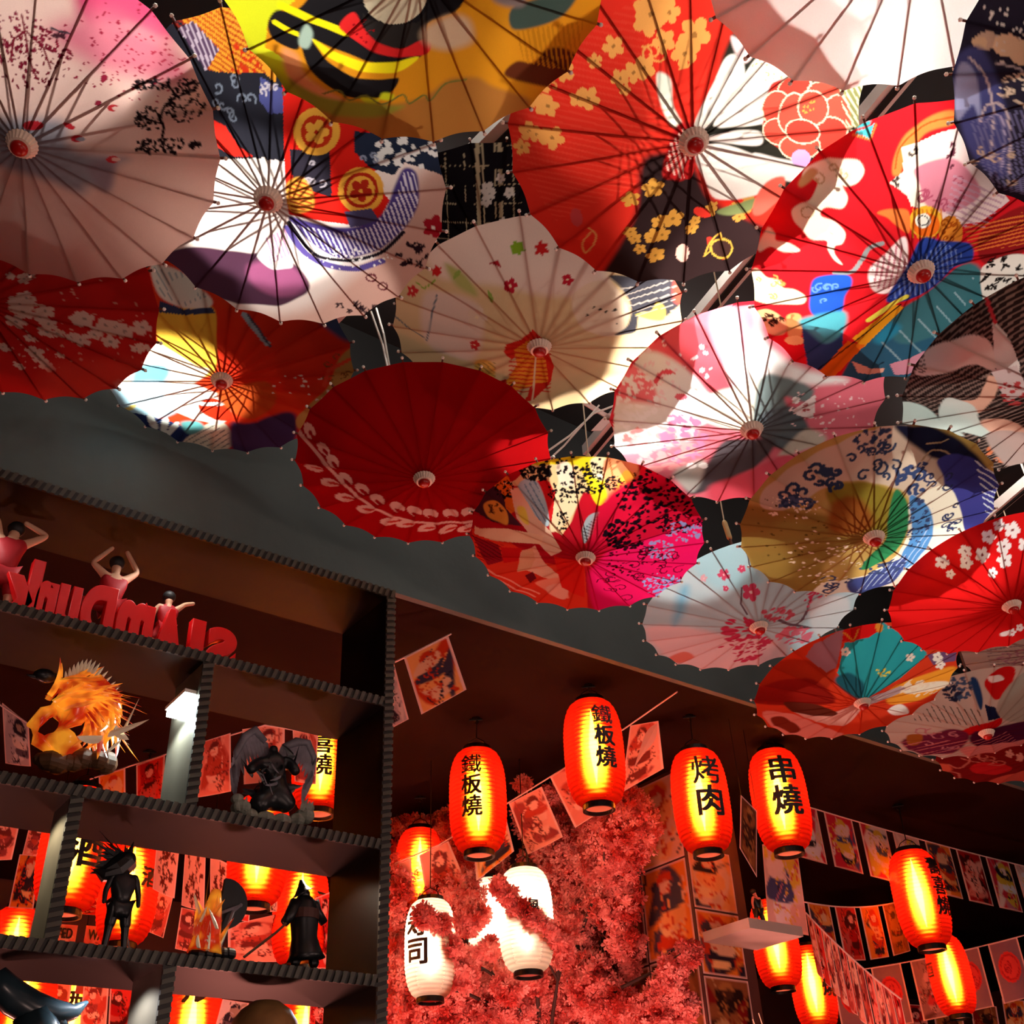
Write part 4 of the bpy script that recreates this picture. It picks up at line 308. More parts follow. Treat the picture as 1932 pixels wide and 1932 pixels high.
# ------------------------------------------------------------------ setting
M_grey = mat('plaster_grey', '#4a5452', .75, noise=.18, nscale=1.6, bump=.2, bscale=25)
M_maroon = mat('maroon_paint', '#180606', .9, spec=.08, noise=.12, nscale=1.2)
M_black = mat('black_paint', '#0c0b0b', .8, noise=.2, nscale=3)
M_floor = mat('floor_tiles', '#4a3a34', .4, noise=.2)
M_dark = mat('dark_red_wall', '#3c1a18', .8, noise=.25, nscale=2)
YB, ZC, ZU = 3.12, 3.585, 4.8
b = MB(); b.box((-3, -3, -.1), (11, 7.4, 0)); struct('floor', b, M_floor)
b = MB(); b.box((-3, YB, ZC), (11, 7.4, ZC+.1)); struct('ceiling', b, M_maroon)
b = MB(); b.box((-3, YB-.03, ZC), (11, YB-.001, 4.2)); struct('wall_bulkhead', b, M_grey)
b = MB(); b.box((-3, YB-.028, 4.2), (11, YB-.001, ZU)); struct('wall_plenum', b, M_black)
b = MB(); b.box((-3, -3, ZU), (11, YB, ZU+.1)); struct('ceiling_upper', b, M_black)
b = MB(); b.box((-3, 7.3, 0), (11, 7.4, ZC)); struct('wall_back', b, M_dark)
b = MB(); b.box((10.9, -3, 0), (11, 7.3, ZU)); struct('wall_right', b, M_dark)
b = MB(); b.box((-3.1, -3, 0), (-3, 7.4, ZU)); struct('wall_left', b, M_dark)

# white ceiling tracks and conduits in the upper ceiling
M_white = mat('white_enamel', '#e8e2da', .45, noise=.05)
M_wire = mat('white_cable', '#e4dccf', .5)
M_cord = mat('cream_cord', '#d8c8a8', .8)
def track(name, p0, p1, wd, label, mt):
    p0, p1 = Vector(p0), Vector(p1); d = (p1-p0).normalized(); s_ = d.cross(Vector((0, 0, 1)))*wd/2
    b = MB(); b.hexa([p0-s_, p0+s_, p1+s_, p1-s_], (0, 0, -.05)); c = MB()
    c.hexa([p0-s_*.35+Vector((0,0,-.051)), p0+s_*.35+Vector((0,0,-.051)), p1+s_*.35+Vector((0,0,-.051)), p1-s_*.35+Vector((0,0,-.051))], (0, 0, -.008))
    o = b.build(name, mt); c.build('slot', M_black, o); tag(o, label, 'light track')
    h_ = MB(); h_.tube([p0.lerp(p1, .2), p0.lerp(p1, .2)+Vector((0, 0, ZU-p0.z))], .006, 6); h_.tube([p0.lerp(p1, .8), p0.lerp(p1, .8)+Vector((0, 0, ZU-p0.z))], .006, 6); h_.build('hanger_rod', mt, o)
    return o
ZT = 4.5
track('light_track', (2.68, 2.9, ZT), (2.18, .4, ZT), .06, 'white ceiling track running diagonally behind the red cloud umbrella', M_white)
track('light_track', (1.30, 2.9, ZT), (1.45, 1.2, ZT), .11, 'wide white ceiling track right of the orange brimmed-hat umbrella', M_white)
track('light_track', (4.9, 2.9, ZT), (4.5, 1.7, ZT), .04, 'narrow white track right of the blue and olive wave umbrella', M_white)
def hanger(label, pts, r=.004, cat='cable', mt=None):
    b = MB(); b.tube(pts, r, 6); return tag(b.build('cable', mt or M_wire), label, cat)
hanger('left strand of the white cable pair above the red wreath umbrella', [at_d(700, 588, 4.0), at_d(722, 650, 3.9), at_d(733, 700, 3.75)])
hanger('right strand of the white cable pair above the red wreath umbrella', [at_d(710, 582, 4.05), at_d(724, 630, 3.9), at_d(736, 700, 3.78)])
hanger('upper of two curved white cables right of the red wreath umbrella', [at_d(1160, 765, 4.3), at_d(1120, 780, 4.2), at_d(1075, 822, 4.1), at_d(1035, 850, 4.0)])
hanger('lower of two curved white cables right of the red wreath umbrella', [at_d(1130, 765, 4.3), at_d(1100, 800, 4.2), at_d(1065, 840, 4.1), at_d(1035, 868, 4.0)])
tk = MB(); a, c = at_d(1100, 752, 4.4), at_d(1165, 792, 4.4); tk.hexa([a, a+UP*-.02, c+UP*-.02, c], FW*.03); a, c = at_d(1165, 780, 4.4), at_d(1135, 812, 4.4)
tk.hexa([a, a+RT*-.04, c+RT*-.04, c], FW*.03); tag(tk.build('cable_duct', M_white), 'short white cable duct between the cream and the pink portrait umbrellas', 'duct')

# spotlights fixed to the upper ceiling
M_lens = mat('spot_lens', '#ffffff', .3, emit=(1, .95, .88), estr=6)
M_blackmetal = mat('black_metal', '#141313', .35, metal=.6)
def make_spot():
    root = empty('spotlight', (0, 0, ZU))
    b = MB(); b.lathe([(.012, 0), (.012, -.08)], 8); b.build('stem', M_blackmetal, root)
    b = MB(); b.lathe([(.02, -.08), (.045, -.085), (.05, -.20), (.046, -.20), (.044, -.10)], 16, cap=False); b.build('housing', M_blackmetal, root, True)
    b = MB(); b.lathe([(.043, -.185), (.043, -.182)], 16); b.build('lens', M_lens, root)
    return root
sp0 = make_spot()
for i, (x, y) in enumerate(SPOT_POS):
    if i == 0: r = sp0
    else:
        r = sp0.copy(); COL.objects.link(r)
        for ch in sp0.children: c_ = ch.copy(); COL.objects.link(c_); c_.parent = r
    r.location = (x+.0, y, ZU)
    tag(r, 'small black spotlight on the dark ceiling above '+SPOTS[i][7], 'spotlight', 'black spotlights above the umbrellas')

# ------------------------------------------------------------------ umbrellas
M_canopy = print_mat('printed_silk', .62, .10)
M_rib = mat('bamboo_rib', '#5a2c1c', .6, noise=.2, nscale=30)
M_ribtip = mat('white_bead', '#f0e8dc', .4)
M_finial = mat('red_lacquer', '#a81410', .3)
M_collar = mat('pale_wood_collar', '#e6d6c4', .6, noise=.1)
M_handle = mat('bamboo_handle', '#d8b070', .5, noise=.15)
NR, HC = 22, .22
CU_LABEL = {
 'pink': 'large pale pink umbrella with grey hills and a black ink tree, at the left edge',
 'kabuki': 'umbrella with gold flower medallions on red and navy cloth and a blank white half',
 'yellow': 'orange and lime umbrella with a black and yellow hat shape, at the top edge',
 'redflower': 'big red umbrella with gold blossoms and one large red peony on cream',
 'white': 'plain white umbrella with brown ribs at the top edge',
 'navy': 'dark navy umbrella with curling foam pattern, top right corner',
 'cloud': 'red umbrella with cream clouds, teal folds and a yellow band',
 'crane': 'black striped umbrella with pale birds at the right edge',
 'redblossom': 'dark red umbrella sprinkled with small pale blossoms, at the left edge',
 'koi': 'orange and yellow umbrella with white and blue petals at its lower left',
 'cream': 'cream umbrella with green and red maple leaves and a red tassel shape',
 'wreath': 'plain dark red umbrella with a pale pink leaf garland along its lower edge',
 'kimono': 'small umbrella with yellow and black flowers, red cloth and a magenta side',
 'portrait': 'pink and white misty umbrella with a red rim and grey patches',
 'wave': 'olive umbrella with dark swirls and blue water bands',
 'sky': 'pale blue umbrella with pink plum blossom twigs',
 'teal': 'orange red umbrella with a turquoise wedge',
 'redsun': 'bright red umbrella with large white blossoms at the right edge',
 'dark20': 'white umbrella with blue and red patches and a purple lower side',
 'corner': 'dark red umbrella with one red disc, lowest at the right edge',
 'squares': 'black umbrella with a thin gold lattice, half hidden behind the others',
 'pinkedge': 'pale umbrella with pink stripes, only its rim showing under the bright red one'}
def rib_meshes():
    b = MB()
    def P(r, y, z): return (r, y, HC*r+z)
    vs = []
    for r in (.06, .35, .7, 1.015): vs += [P(r, -.0055, .006), P(r, .0055, .006), P(r, .0055, .02), P(r, -.0055, .02)]
    b.add(vs, [(i*4+k, i*4+(k+1) % 4, i*4+4+(k+1) % 4, i*4+4+k) for i in range(3) for k in range(4)]+[(3, 2, 1, 0), (12, 13, 14, 15)])
    b.cur = 1; b.ball((1.026, 0, HC*1.026+.012), .0125, 6)
    rib = bpy.data.meshes.new('rib'); rib.from_pydata(b.v, [], b.f); rib.materials.append(M_rib); rib.materials.append(M_ribtip)
    rib.polygons.foreach_set('material_index', b.mi)
    b = MB(); b.tube([(.045, 0, .40), (.52, 0, HC*.52+.026)], .0065, 5)
    st = bpy.data.meshes.new('strut'); st.from_pydata(b.v, [], b.f); st.materials.append(M_rib)
    b = MB(); n = 44
    vs = []
    for r, z in ((.028, -.03), (.060, -.026), (.072, .0), (.085, .016)):
        for k in range(n):
            q = r*(1+(.03 if k % 2 else -.03)); vs.append((q*math.cos(2*math.pi*k/n), q*math.sin(2*math.pi*k/n), z))
    b.add(vs, [(i*n+k, i*n+(k+1) % n, (i+1)*n+(k+1) % n, (i+1)*n+k) for i in range(3) for k in range(n)])
    cl = bpy.data.meshes.new('collar'); cl.from_pydata(b.v, [], b.f); cl.materials.append(M_collar)
    b = MB(); b.lathe([(.001, -.062), (.022, -.060), (.038, -.052), (.046, -.036), (.046, -.026)], 20)
    fi = bpy.data.meshes.new('finial'); fi.from_pydata(b.v, [], b.f); fi.materials.append(M_finial); fi.polygons.foreach_set('use_smooth', [True]*len(b.f))
    b = MB(); b.lathe([(.014, -.02), (.014, 1.05)], 8); b.lathe([(.03, .36), (.045, .37), (.045, .43), (.03, .44)], 14)
    sh = bpy.data.meshes.new('shaft'); sh.from_pydata(b.v, [], b.f); sh.materials.append(M_rib)
    b = MB(); b.lathe([(.018, 1.02), (.026, 1.04), (.026, 1.22), (.016, 1.25)], 12)
    ha = bpy.data.meshes.new('handle'); ha.from_pydata(b.v, [], b.f); ha.materials.append(M_handle); ha.polygons.foreach_set('use_smooth', [True]*len(b.f))
    return rib, st, cl, fi, sh, ha
RIB, STRUT, COLLAR, FINIAL, SHAFT, HANDLE = rib_meshes()
def canopy(name, ph, big):
    kt, nr = (27, 130) if big == 2 else (19, 84) if big else (14, 60)
    nt_ = NR*kt
    th = np.arange(nt_)*2*np.pi/nt_+ph; rho = np.linspace(.05, 1, nr)
    T, R_ = np.meshgrid(th, rho); fr = ((np.arange(nt_) % kt)/kt)[None, :]; sag = np.sin(np.pi*fr)
    rr = R_*(1-.022*sag*R_**2); z = HC*R_+.016*sag*R_ + .003*np.sin(R_*60)*sag*0
    X, Y = rr*np.cos(T), rr*np.sin(T)
    v = np.stack([X, Y, z], -1).reshape(-1, 3)
    i = np.arange(nr-1)[:, None]*nt_; k = np.arange(nt_)[None, :]; k2 = (k+1) % nt_
    f = np.stack([i+k, i+k2, i+nt_+k2, i+nt_+k], -1).reshape(-1, 4)
    me = bpy.data.meshes.new('canopy'); me.vertices.add(len(v)); me.vertices.foreach_set('co', v.ravel().astype(np.float32))
    me.loops.add(len(f)*4); me.loops.foreach_set('vertex_index', f.ravel().astype(np.int32))
    me.polygons.add(len(f)); me.polygons.foreach_set('loop_start', np.arange(len(f), dtype=np.int32)*4)
    me.polygons.foreach_set('use_smooth', np.ones(len(f), bool)); me.update(calc_edges=True)
    p = Paint(v[:, 0].copy(), -v[:, 1].copy(), '#808080'); set_print(me, p.run(PRINTS[name])); me.materials.append(M_canopy)
    return me
BIG = {'pink': 2, 'kabuki': 2, 'yellow': 2, 'redflower': 2, 'cloud': 2, 'wave': 2, 'kimono': 2, 'portrait': 1, 'koi': 1, 'cream': 1, 'sky': 1,
       'wreath': 1, 'teal': 1, 'redsun': 1, 'crane': 1, 'redblossom': 1, 'dark20': 1, 'navy': 1, 'squares': 1}
for name, U in UMB.items():
    ax, n, A, R_ = Vector(U['x']), Vector(U['n']), Vector(U['A']), U['R']
    dn = n.cross(ax).normalized()
    root = empty('umbrella', A, CU_LABEL[name], 'umbrella', 'hanging upside-down paper umbrellas')
    mw = Matrix((ax, dn, n)).transposed().to_4x4(); mw = Matrix.Translation(A)@mw@Matrix.Scale(R_, 4); root.matrix_world = mw
    link('canopy', canopy(name, U['ph'], BIG.get(name, 0)), root)
    for k in range(NR):
        r = link('rib', RIB, root); r.rotation_euler = (0, 0, U['ph']+k*2*math.pi/NR)
        link('strut', STRUT, r)
    for nm, me in (('collar', COLLAR), ('finial', FINIAL), ('shaft', SHAFT), ('handle', HANDLE)): link(nm, me, root)
    top = mw@Vector((0, 0, 1.24)); inv = mw.inverted(); b = MB()
    b.tube([inv@top, inv@Vector((top.x, top.y, ZU))], .007, 5); b.build('cord', M_cord, root)

# ------------------------------------------------------------------ shelf
M_wood = mat('dark_walnut', '#0d0805', .5, spec=.12, noise=.3, nscale=5)
M_upr = mat('lit_upright_wood', '#5c574c', .38, noise=.18, nscale=9)  # wood shown grey: the light on the uprights is put into the colour
M_trim = mat('carved_trim_dark', '#15130f', .5)
M_trimL = mat('carved_trim_light', '#45443a', .5)
XS0, XS1, YS, DS, TH = -1.2, 1.53, 2.6, .28, .028
shelf = empty('display_shelf', (0, YS, 0), 'tall dark wooden open-backed display shelf with carved rope-like edging', 'shelf')
def rel(mb, nm, mt, par=shelf, off=(0, YS, 0), **k):
    mb.v = [(x-off[0], y-off[1], z-off[2]) for x, y, z in mb.v]; return mb.build(nm, mt, par, **k)
def trim(b, x0, z0, x1, z1, horiz):
    """moulding with slanted teeth along a board edge"""
    L = (x1-x0) if horiz else (z1-z0); n = int(L/.021)
    for i in range(n):
        t = i/n*L; dt = L/n; b.cur = 0
        if horiz: q = [(x0+t, z0), (x0+t+dt*.5, z0), (x0+t+dt*.98, z1), (x0+t+dt*.45, z1)]
        else: q = [(x0, z0+t), (x0, z0+t+dt*.5), (x1, z0+t+dt*.98), (x1, z0+t+dt*.45)][::-1]
        b.prism(q, YS-.010, YS-.002, lambda x, z, y: (x, y, z))
    b.cur = 1; b.box((x0, YS-.004, z0), (x1, YS, z1))
for z, nm in ((3.255, 0), (2.89, 1), (2.474, 2), (2.128, 3), (1.78, 4), (1.4, 5)):
    b = MB(); b.box((XS0, YS, z-TH), (XS1, YS+DS, z)); o = rel(b, 'shelf_board', M_wood)
    t = MB(); trim(t, XS0, z-TH, XS1 if nm == 0 else XS1-.03, z, True); rel(t, 'edge_trim', [M_trimL, M_trim], o)
for x, z0, z1, dd in ((XS1-.015, 0, 3.227, DS), (.963, 2.474, 2.862, .19), (.690, 2.128, 2.446, .125), (.960, 1.78, 2.10, .19), (XS0, 0, 3.227, DS)):
    b = MB(); b.box((x-.012, YS, z0), (x+.012, YS+dd, z1)); o = rel(b, 'upright', M_upr if dd < DS else M_wood)
    t = MB(); trim(t, x-.015, z0, x+.015, z1, False); rel(t, 'edge_trim', [M_trimL, M_trim], o)
for x, y, z, p, c_ in ((.60, 2.66, 2.44, 5, (1, .85, .6)), (.87, 2.68, 2.09, 4.5, (.95, .95, 1)), (1.38, 2.74, 2.43, 5, (1, .80, .6)), (1.38, 2.74, 2.09, 5, (.9, .9, 1)), (.90, 2.68, 2.74, 5, (.85, 1, .98)), (.30, 2.66, 3.21, 1.7, (1, .95, .9)), (.85, 2.66, 3.21, 1.4, (1, .95, .9))):
    lamp('shelf_fill_spot', (x, y, z), p, c_, .01, 'SPOT', spot_size=math.radians(140), spot_blend=.5)  # added unseen spots brightening uprights and letters, no fixture modelled
M_led = mat('led_white', '#ffffff', .4, emit=(.86, 1, .98), estr=22)
b = MB(); b.box((.918, YS+.02, 2.777), (.950, YS+.155, 2.787)); led = tag(b.build('led_light', M_white), 'small glowing white LED bar on a shelf upright, right of the golden flame sculpture', 'lamp')
c = MB(); c.box((.922, YS+.024, 2.757), (.949, YS+.15, 2.777)); c.build('diffuser', M_led, led)

# ------------------------------------------------------------------ lanterns
def paper(name, red, op=.30, glow=.86):
    M = bpy.data.materials.new(name); M.use_nodes = True; nt = M.node_tree; nt.nodes.clear()
    out = nt.nodes.new('ShaderNodeOutputMaterial'); tc = nt.nodes.new('ShaderNodeTexCoord')
    wv = nt.nodes.new('ShaderNodeTexWave'); wv.bands_direction = 'Z'; wv.inputs['Scale'].default_value = 17; wv.inputs['Distortion'].default_value = 0
    nt.links.new(tc.outputs['Object'], wv.inputs['Vector'])
    mr = nt.nodes.new('ShaderNodeMapRange'); mr.inputs['To Min'].default_value = .72; mr.inputs['To Max'].default_value = 1.0
    nt.links.new(wv.outputs['Fac'], mr.inputs['Value'])
    vm = nt.nodes.new('ShaderNodeVectorMath'); vm.operation = 'SCALE'; vm.inputs[0].default_value = red[0]
    nt.links.new(mr.outputs[0], vm.inputs['Scale'])
    t = nt.nodes.new('ShaderNodeBsdfTranslucent'); nt.links.new(vm.outputs[0], t.inputs['Color'])
    g = nt.nodes.new('ShaderNodeBsdfRefraction'); g.inputs['Color'].default_value = (*red[1], 1); g.inputs['Roughness'].default_value = .78; g.inputs['IOR'].default_value = 1.7
    tr = nt.nodes.new('ShaderNodeBsdfTransparent'); tr.inputs['Color'].default_value = (*red[2], 1)
    m1 = nt.nodes.new('ShaderNodeMixShader'); m1.inputs[0].default_value = glow; m2 = nt.nodes.new('ShaderNodeMixShader'); m2.inputs[0].default_value = op
    nt.links.new(t.outputs[0], m1.inputs[1]); nt.links.new(g.outputs[0], m1.inputs[2])
    nt.links.new(m1.outputs[0], m2.inputs[1]); nt.links.new(tr.outputs[0], m2.inputs[2]); nt.links.new(m2.outputs[0], out.inputs[0])
    return M
M_paper = paper('red_lantern_paper', ((.95, .010, .003), (1, .34, .018), (1, .16, .06)), .075)
M_wpaper = paper('white_lantern_paper', ((.95, .85, .65), (1, .95, .8), (1, .8, .6)), .06, .35)
M_bulb = mat('lantern_bulb', '#ffffff', .5, emit=(1, .72, .36), estr=230)
M_wbulb = mat('lantern_bulb_white', '#ffffff', .5, emit=(1, .90, .72), estr=62)
M_ink = mat('black_ink', '#140808', .6)
M_plate = paper('pale_base_plate', ((.9, .42, .40), (.9, .5, .4), (1, .6, .5)), .02, .05)
HL, RL, RC = .45, .125, .062
def prof(t): return RC*.98+(RL-RC*.98)*max(0, 1-abs(2*t-1)**3.0)**.52
def shell_mesh():
    b = MB(); N = 96; P = []
    for i in range(N+1):
        t = i/N; r = prof(t)+.0016*math.cos(2*math.pi*24*t); P.append((r, -t*HL))
    b.lathe(P, 48, cap=False); me = bpy.data.meshes.new('shell'); me.from_pydata(b.v, [], b.f)
    me.polygons.foreach_set('use_smooth', [True]*len(b.f)); return me
def char_mesh(ch, size, R_fn, zc, ang, R_scale=1):
    c = bpy.data.curves.new('t', 'FONT'); c.body = ch; c.align_x = 'CENTER'; c.size = 1
    o = bpy.data.objects.new('t', c); COL.objects.link(o); bpy.context.view_layer.update()
    me = o.to_mesh(); bm = bmesh.new()
    q_ = .45 if len(me.vertices) > 340 else 1.0
    for dx, dy in ((-.03*q_, -.018*q_), (.03*q_, .018*q_), (.03*q_, -.018*q_), (-.03*q_, .018*q_), (0, 0)):
        k0 = len(bm.verts); bm.from_mesh(me); bm.verts.ensure_lookup_table()
        for v in bm.verts[k0:]: v.co.x += dx; v.co.y += dy; v.co.z = dx*.02+dy*.01
    o.to_mesh_clear(); bpy.data.objects.remove(o); bpy.data.curves.remove(c)
    ys = [v.co.y for v in bm.verts]; xs = [v.co.x for v in bm.verts]; cy, cx = (min(ys)+max(ys))/2, (min(xs)+max(xs))/2
    for _ in range(2):
        ed = [e for e in bm.edges if e.calc_length() > .16]
        if ed: bmesh.ops.subdivide_edges(bm, edges=ed, cuts=1); bmesh.ops.triangulate(bm, faces=bm.faces)
    for v in bm.verts:
        x, y = (v.co.x-cx)*size, (v.co.y-cy)*size; z = zc+y; r = R_fn(min(.999, max(.001, -z/HL)))+.0045; a = ang+x/r; r += v.co.z
        v.co = (r*math.sin(a), -r*math.cos(a), z)
    m2 = bpy.data.meshes.new('character'); bm.to_mesh(m2); bm.free(); m2.materials.append(M_ink); return m2
SHELL = shell_mesh(); SHELLW = SHELL.copy(); SHELL.materials.append(M_paper); SHELLW.materials.append(M_wpaper)
def make_lantern(loc, ztop_hook, label, text=(), off=0, csize=.084, white=False, blen=.165, scale=1.0, group='red paper lanterns hanging from the maroon ceiling', hook=True, tz=.03):
    """loc = top centre of the paper body; ztop_hook = height of the ceiling it hangs from"""
    root = empty('paper_lantern', loc, label, 'lantern', group)
    to = (EYE-Vector(loc)); rot = math.atan2(to.x, -to.y); root.rotation_euler = (0, 0, rot); root.scale = (scale,)*3
    link('shell', SHELLW if white else SHELL, root)
    b = MB(); b.lathe([(.03, .02), (.064, .018), (.066, -.004), (.060, -.006)], 24); b.build('top_cap', M_blackmetal, root)
    b = MB(); b.lathe([(.064, -HL+.004), (.067, -HL-.004), (.067, -HL-.024), (.058, -HL-.024), (.056, -HL)], 28, cap=False); b.build('bottom_ring', M_blackmetal, root)
    b = MB(); b.lathe([(.0565, -HL-.010), (.0565, -HL-.008)], 24); b.build('base_plate', M_plate, root)
    b = MB(); zc = -HL*.44; L = blen
    b.lathe([(.001, zc-L), (.007, zc-L*.7), (.014, zc-L*.35), (.019, zc), (.014, zc+L*.35), (.007, zc+L*.7), (.001, zc+L)], 12); b.build('bulb', M_wbulb if white else M_bulb, root, True)
    H = (ztop_hook-loc[2])/scale
    b = MB(); b.tube([(-.05, 0, .02), (-.03, 0, .05), (0, 0, .065), (.03, 0, .05), (.05, 0, .02)], .0022, 5); b.tube([(0, 0, .065), (.004, 0, H)], .0028, 6); b.build('cord', M_blackmetal, root)
    if hook:
        b = MB(); b.lathe([(.02, H-.006), (.02, H)], 12); b.tube([(-.03, 0, H-.008), (.03, 0, H-.008)], .004, 6); b.tube([(0, 0, H-.006), (.012, 0, H-.02), (.004, 0, H-.032), (-.006, 0, H-.024)], .0025, 6)
        b.build('ceiling_hook', M_blackmetal, root)
    n = len(text)
    for i, ch in enumerate(text):
        zc = -HL*.5+(n-1)*csize*.56-i*csize*1.12+tz; link('character', char_mesh(ch, csize*1.12, prof, zc, off), root)
    return root
def vert_at(px, py, x, y):
    """height z where a plumb line through (x, y) meets image row py"""
    lo, hi = 1.5, 4.5
    for _ in range(40):
        mdl = (lo+hi)/2; d = Vector((x, y, mdl))-EYE; yy = 966-FOC*d.dot(UP)/d.dot(FW)
        if yy > py: lo = mdl
        else: hi = mdl
    return lo
def hang(hx_, hy_, ytop, label, **k):
    P = at_z(hx_, hy_, ZC); z = vert_at(0, ytop, P.x, P.y); return make_lantern((P.x, P.y, z), ZC, label, **k)
def hang_d(px, ytop, d, label, **k):
    P = at_d(px, ytop, d); return make_lantern((P.x, P.y, P.z), ZC, label, **k)
G = 'red paper lanterns over the room'
hang(898, 1355, 1418, 'red lantern with three black characters, between the shelf post and the topmost lantern', text='鐵板燒', off=-.22, group=G)
hang(1110, 1293, 1327, 'topmost red lantern, its three black characters on the right side', text='鐵板燒', off=.40, group=G)
hang(1300, 1350, 1420, 'red lantern with two characters, left of its equally high neighbour', text='烤肉', off=.34, csize=.125, group=G)
hang(1452, 1402, 1420, 'red lantern with two characters, right one of the equally high pair', text='串燒', off=.28, csize=.125, scale=1.06, group=G)
hang(1693, 1518, 1608, 'tilted-looking red lantern in front of the flag string at the right, upper of two', text='壽喜燒', off=.95, scale=1.1, group=G)
hang(793, 1503, 1567, 'red lantern half covered by a picture flag, left of the blossom tree', off=.2, group=G)
hang_d(1775, 1768, 6.6, 'lower of the two red lanterns at the right edge', text='酒', off=-1.1, blen=.18, scale=.95, group=G)
hang_d(1450, 1700, 6.2, 'red lantern partly hidden behind the white corner shelf', text='羅', off=-.25, csize=.11, group=G)
hang_d(1520, 1787, 6.6, 'red lantern at the lower edge, right of the corner shelf', text='串燒', off=.8, csize=.09, group=G)
G2 = 'red paper lanterns seen through the shelf'
hang_d(612, 1345, 5.0, 'red lantern behind the winged dark statue, cut by the shelf post', text='壽喜燒', off=.0, csize=.085, group=G2)
hang_d(160, 1492, 4.3, 'brightest lantern behind the shelf, left of the long-haired figurine', text='酒', off=.35, csize=.13, tz=-.03, group=G2)
hang_d(258, 1583, 5.0, 'red lantern directly behind the long-haired figurine', text='酒', off=.7, group=G2)
hang_d(497, 1505, 4.6, 'red lantern hanging low under the third board, between the two figurines', group=G2, scale=.96)
hang_d(573, 1630, 5.2, 'red lantern directly behind the cloaked figurine', text='酒', off=.9, group=G2)
hang_d(40, 1715, 5.2, 'red lantern at the left edge behind the shelf', group=G2)
hang_d(372, 1845, 4.9, 'red lantern with one character below the fourth board', text='ル', off=0, csize=.11, tz=.15, group=G2)
hang_d(150, 1830, 5.2, 'bright lantern below the fourth board, left of the lit upright', text='酒', off=-.1, csize=.1, tz=.06, group=G2)
hang_d(60, 1815, 4.6, 'red lantern at the lower left corner behind the dark blue sculpture', group=G2)
hang_d(580, 1865, 5.2, 'red lantern at the bottom beside the shelf post', group=G2)
G3 = 'white lanterns in the blossom tree'
hang_d(812, 1700, 5.1, 'white lantern with two big characters at the left of the blossom tree', text='寿司', off=-.55, csize=.12, white=True, scale=.92, group=G3, hook=False)
hang_d(988, 1641, 5.2, 'tall white lantern in the middle of the blossom tree', text='風', off=.3, csize=.05, white=True, scale=1.0, group=G3, hook=False)
hang_d(925, 1660, 5.75, 'white lantern behind the tall one in the blossom tree', text='花', off=-.5, csize=.06, white=True, scale=.95, group=G3, hook=False)

# ------------------------------------------------------------------ picture flags and posters
M_pic = print_mat('printed_paper', .22, .06, gscale=40)
M_string = mat('white_string', '#e8c8c0', .7)
M_back = mat('paper_back', '#d8b8a8', .8)
PAL = {'coral': ['#e8907c', '#f0a890', '#c86050', '#6a2c2c', '#f4c0a8', '#b84838', '#904040'],
       'orange': ['#e8842c', '#f0a860', '#403848', '#c83c1c', '#e8b890', '#2c2430', '#f0c080'],
       'multi': ['#d8b8b0', '#c83040', '#404878', '#d8b840', '#e8d0c8', '#282430', '#b87080', '#e0e0e8'],
       'red': ['#d83c30', '#a81c1c', '#e88070', '#481818', '#f0a898', '#c05048'],
       'grey': ['#b8a8a8', '#d8c8c0', '#605058', '#302830', '#a08878', '#e0c8b8'],
       'dark': ['#6a3c24', '#8c5430', '#2c1c18', '#a8703c', '#482c20', '#b89060', '#7c1c18'],
       'violet': ['#8a6a78', '#9c7c88', '#7c5c6c', '#4a2c38', '#c09098', '#a03040']}
def picture_cols(u, v, seed, pal, kind='art'):
    rng = random.Random(seed); P = PAL[pal]; pt = Paint(u, v, P[0] if kind != 'art' else rng.choice(P[:2]))
    if kind == 'disc':
        pt.ell([.5, .55, .36, 0, 0, .26], hx('#e03c34')); pt.ell([.5, .55, .30, 0, 0, .215], hx('#b82c30')); pt.ell([.5, .55, .27, 0, 0, .19], hx('#e84840'))
        pt.run([['K', '#a82028', .02, .12, 3, [.5, .55, .12, 0, 0, .1], seed]])
    elif kind == 'text':
        pt.c[:] = hx('#e8b09c'); pt.run([['T', '#5a2420', .03, .16, 26, [.5, .5, .36, 0, 0, .46], seed]])
    else:
        for _ in range(3):
            q = [(rng.uniform(-.1, 1.1), rng.uniform(-.1, 1.1)) for _ in range(5)]; pt.poly(catmull(q, 4), hx(rng.choice(P)), .03)
        # a standing shape with clothes and a round head, as an abstract patch composition
        cx = rng.uniform(.35, .65); sk = hx(P[4])
        for i in range(5):
            y = .1+.13*i; q = [(cx+rng.uniform(-.38, -.08), y), (cx+rng.uniform(.08, .38), y+rng.uniform(-.05, .05)), (cx+rng.uniform(.05, .35), y+.24), (cx-rng.uniform(.05, .35), y+.2)]
            pt.poly(catmull(q, 3), hx(rng.choice(P[1:])), .012)
        pt.ell([cx, .78, .13, 0, 0, .10], sk); pt.poly(catmull([(cx-.17, .80), (cx-.1, .92), (cx+.12, .92), (cx+.17, .8), (cx+.05, .84)], 4), hx(P[3]), .01)
        for _ in range(7):
            x, y = rng.random(), rng.random(); q = [(x+rng.uniform(-.2, .2), y+rng.uniform(-.2, .2)) for _ in range(3)]; pt.stroke(q, rng.uniform(.012, .03), hx(rng.choice(P)))
        pt.run([['D', rng.choice(P), 8, .035, [.5, .4, .5, 0, 0, .45], seed], ['K', P[3], .014, .13, 9, [.5, .5, .42, 0, 0, .45], seed], ['T', P[3], .012, .10, 8, [.5, .35, .4, 0, 0, .3], seed]])
    if kind != 'nob':
        e = np.nonzero((u < .035) | (u > .965) | (v < .025) | (v > .975))[0]; pt.mixin(e, hx('#f0c8bc'), np.ones(len(e)))
    return pt.c
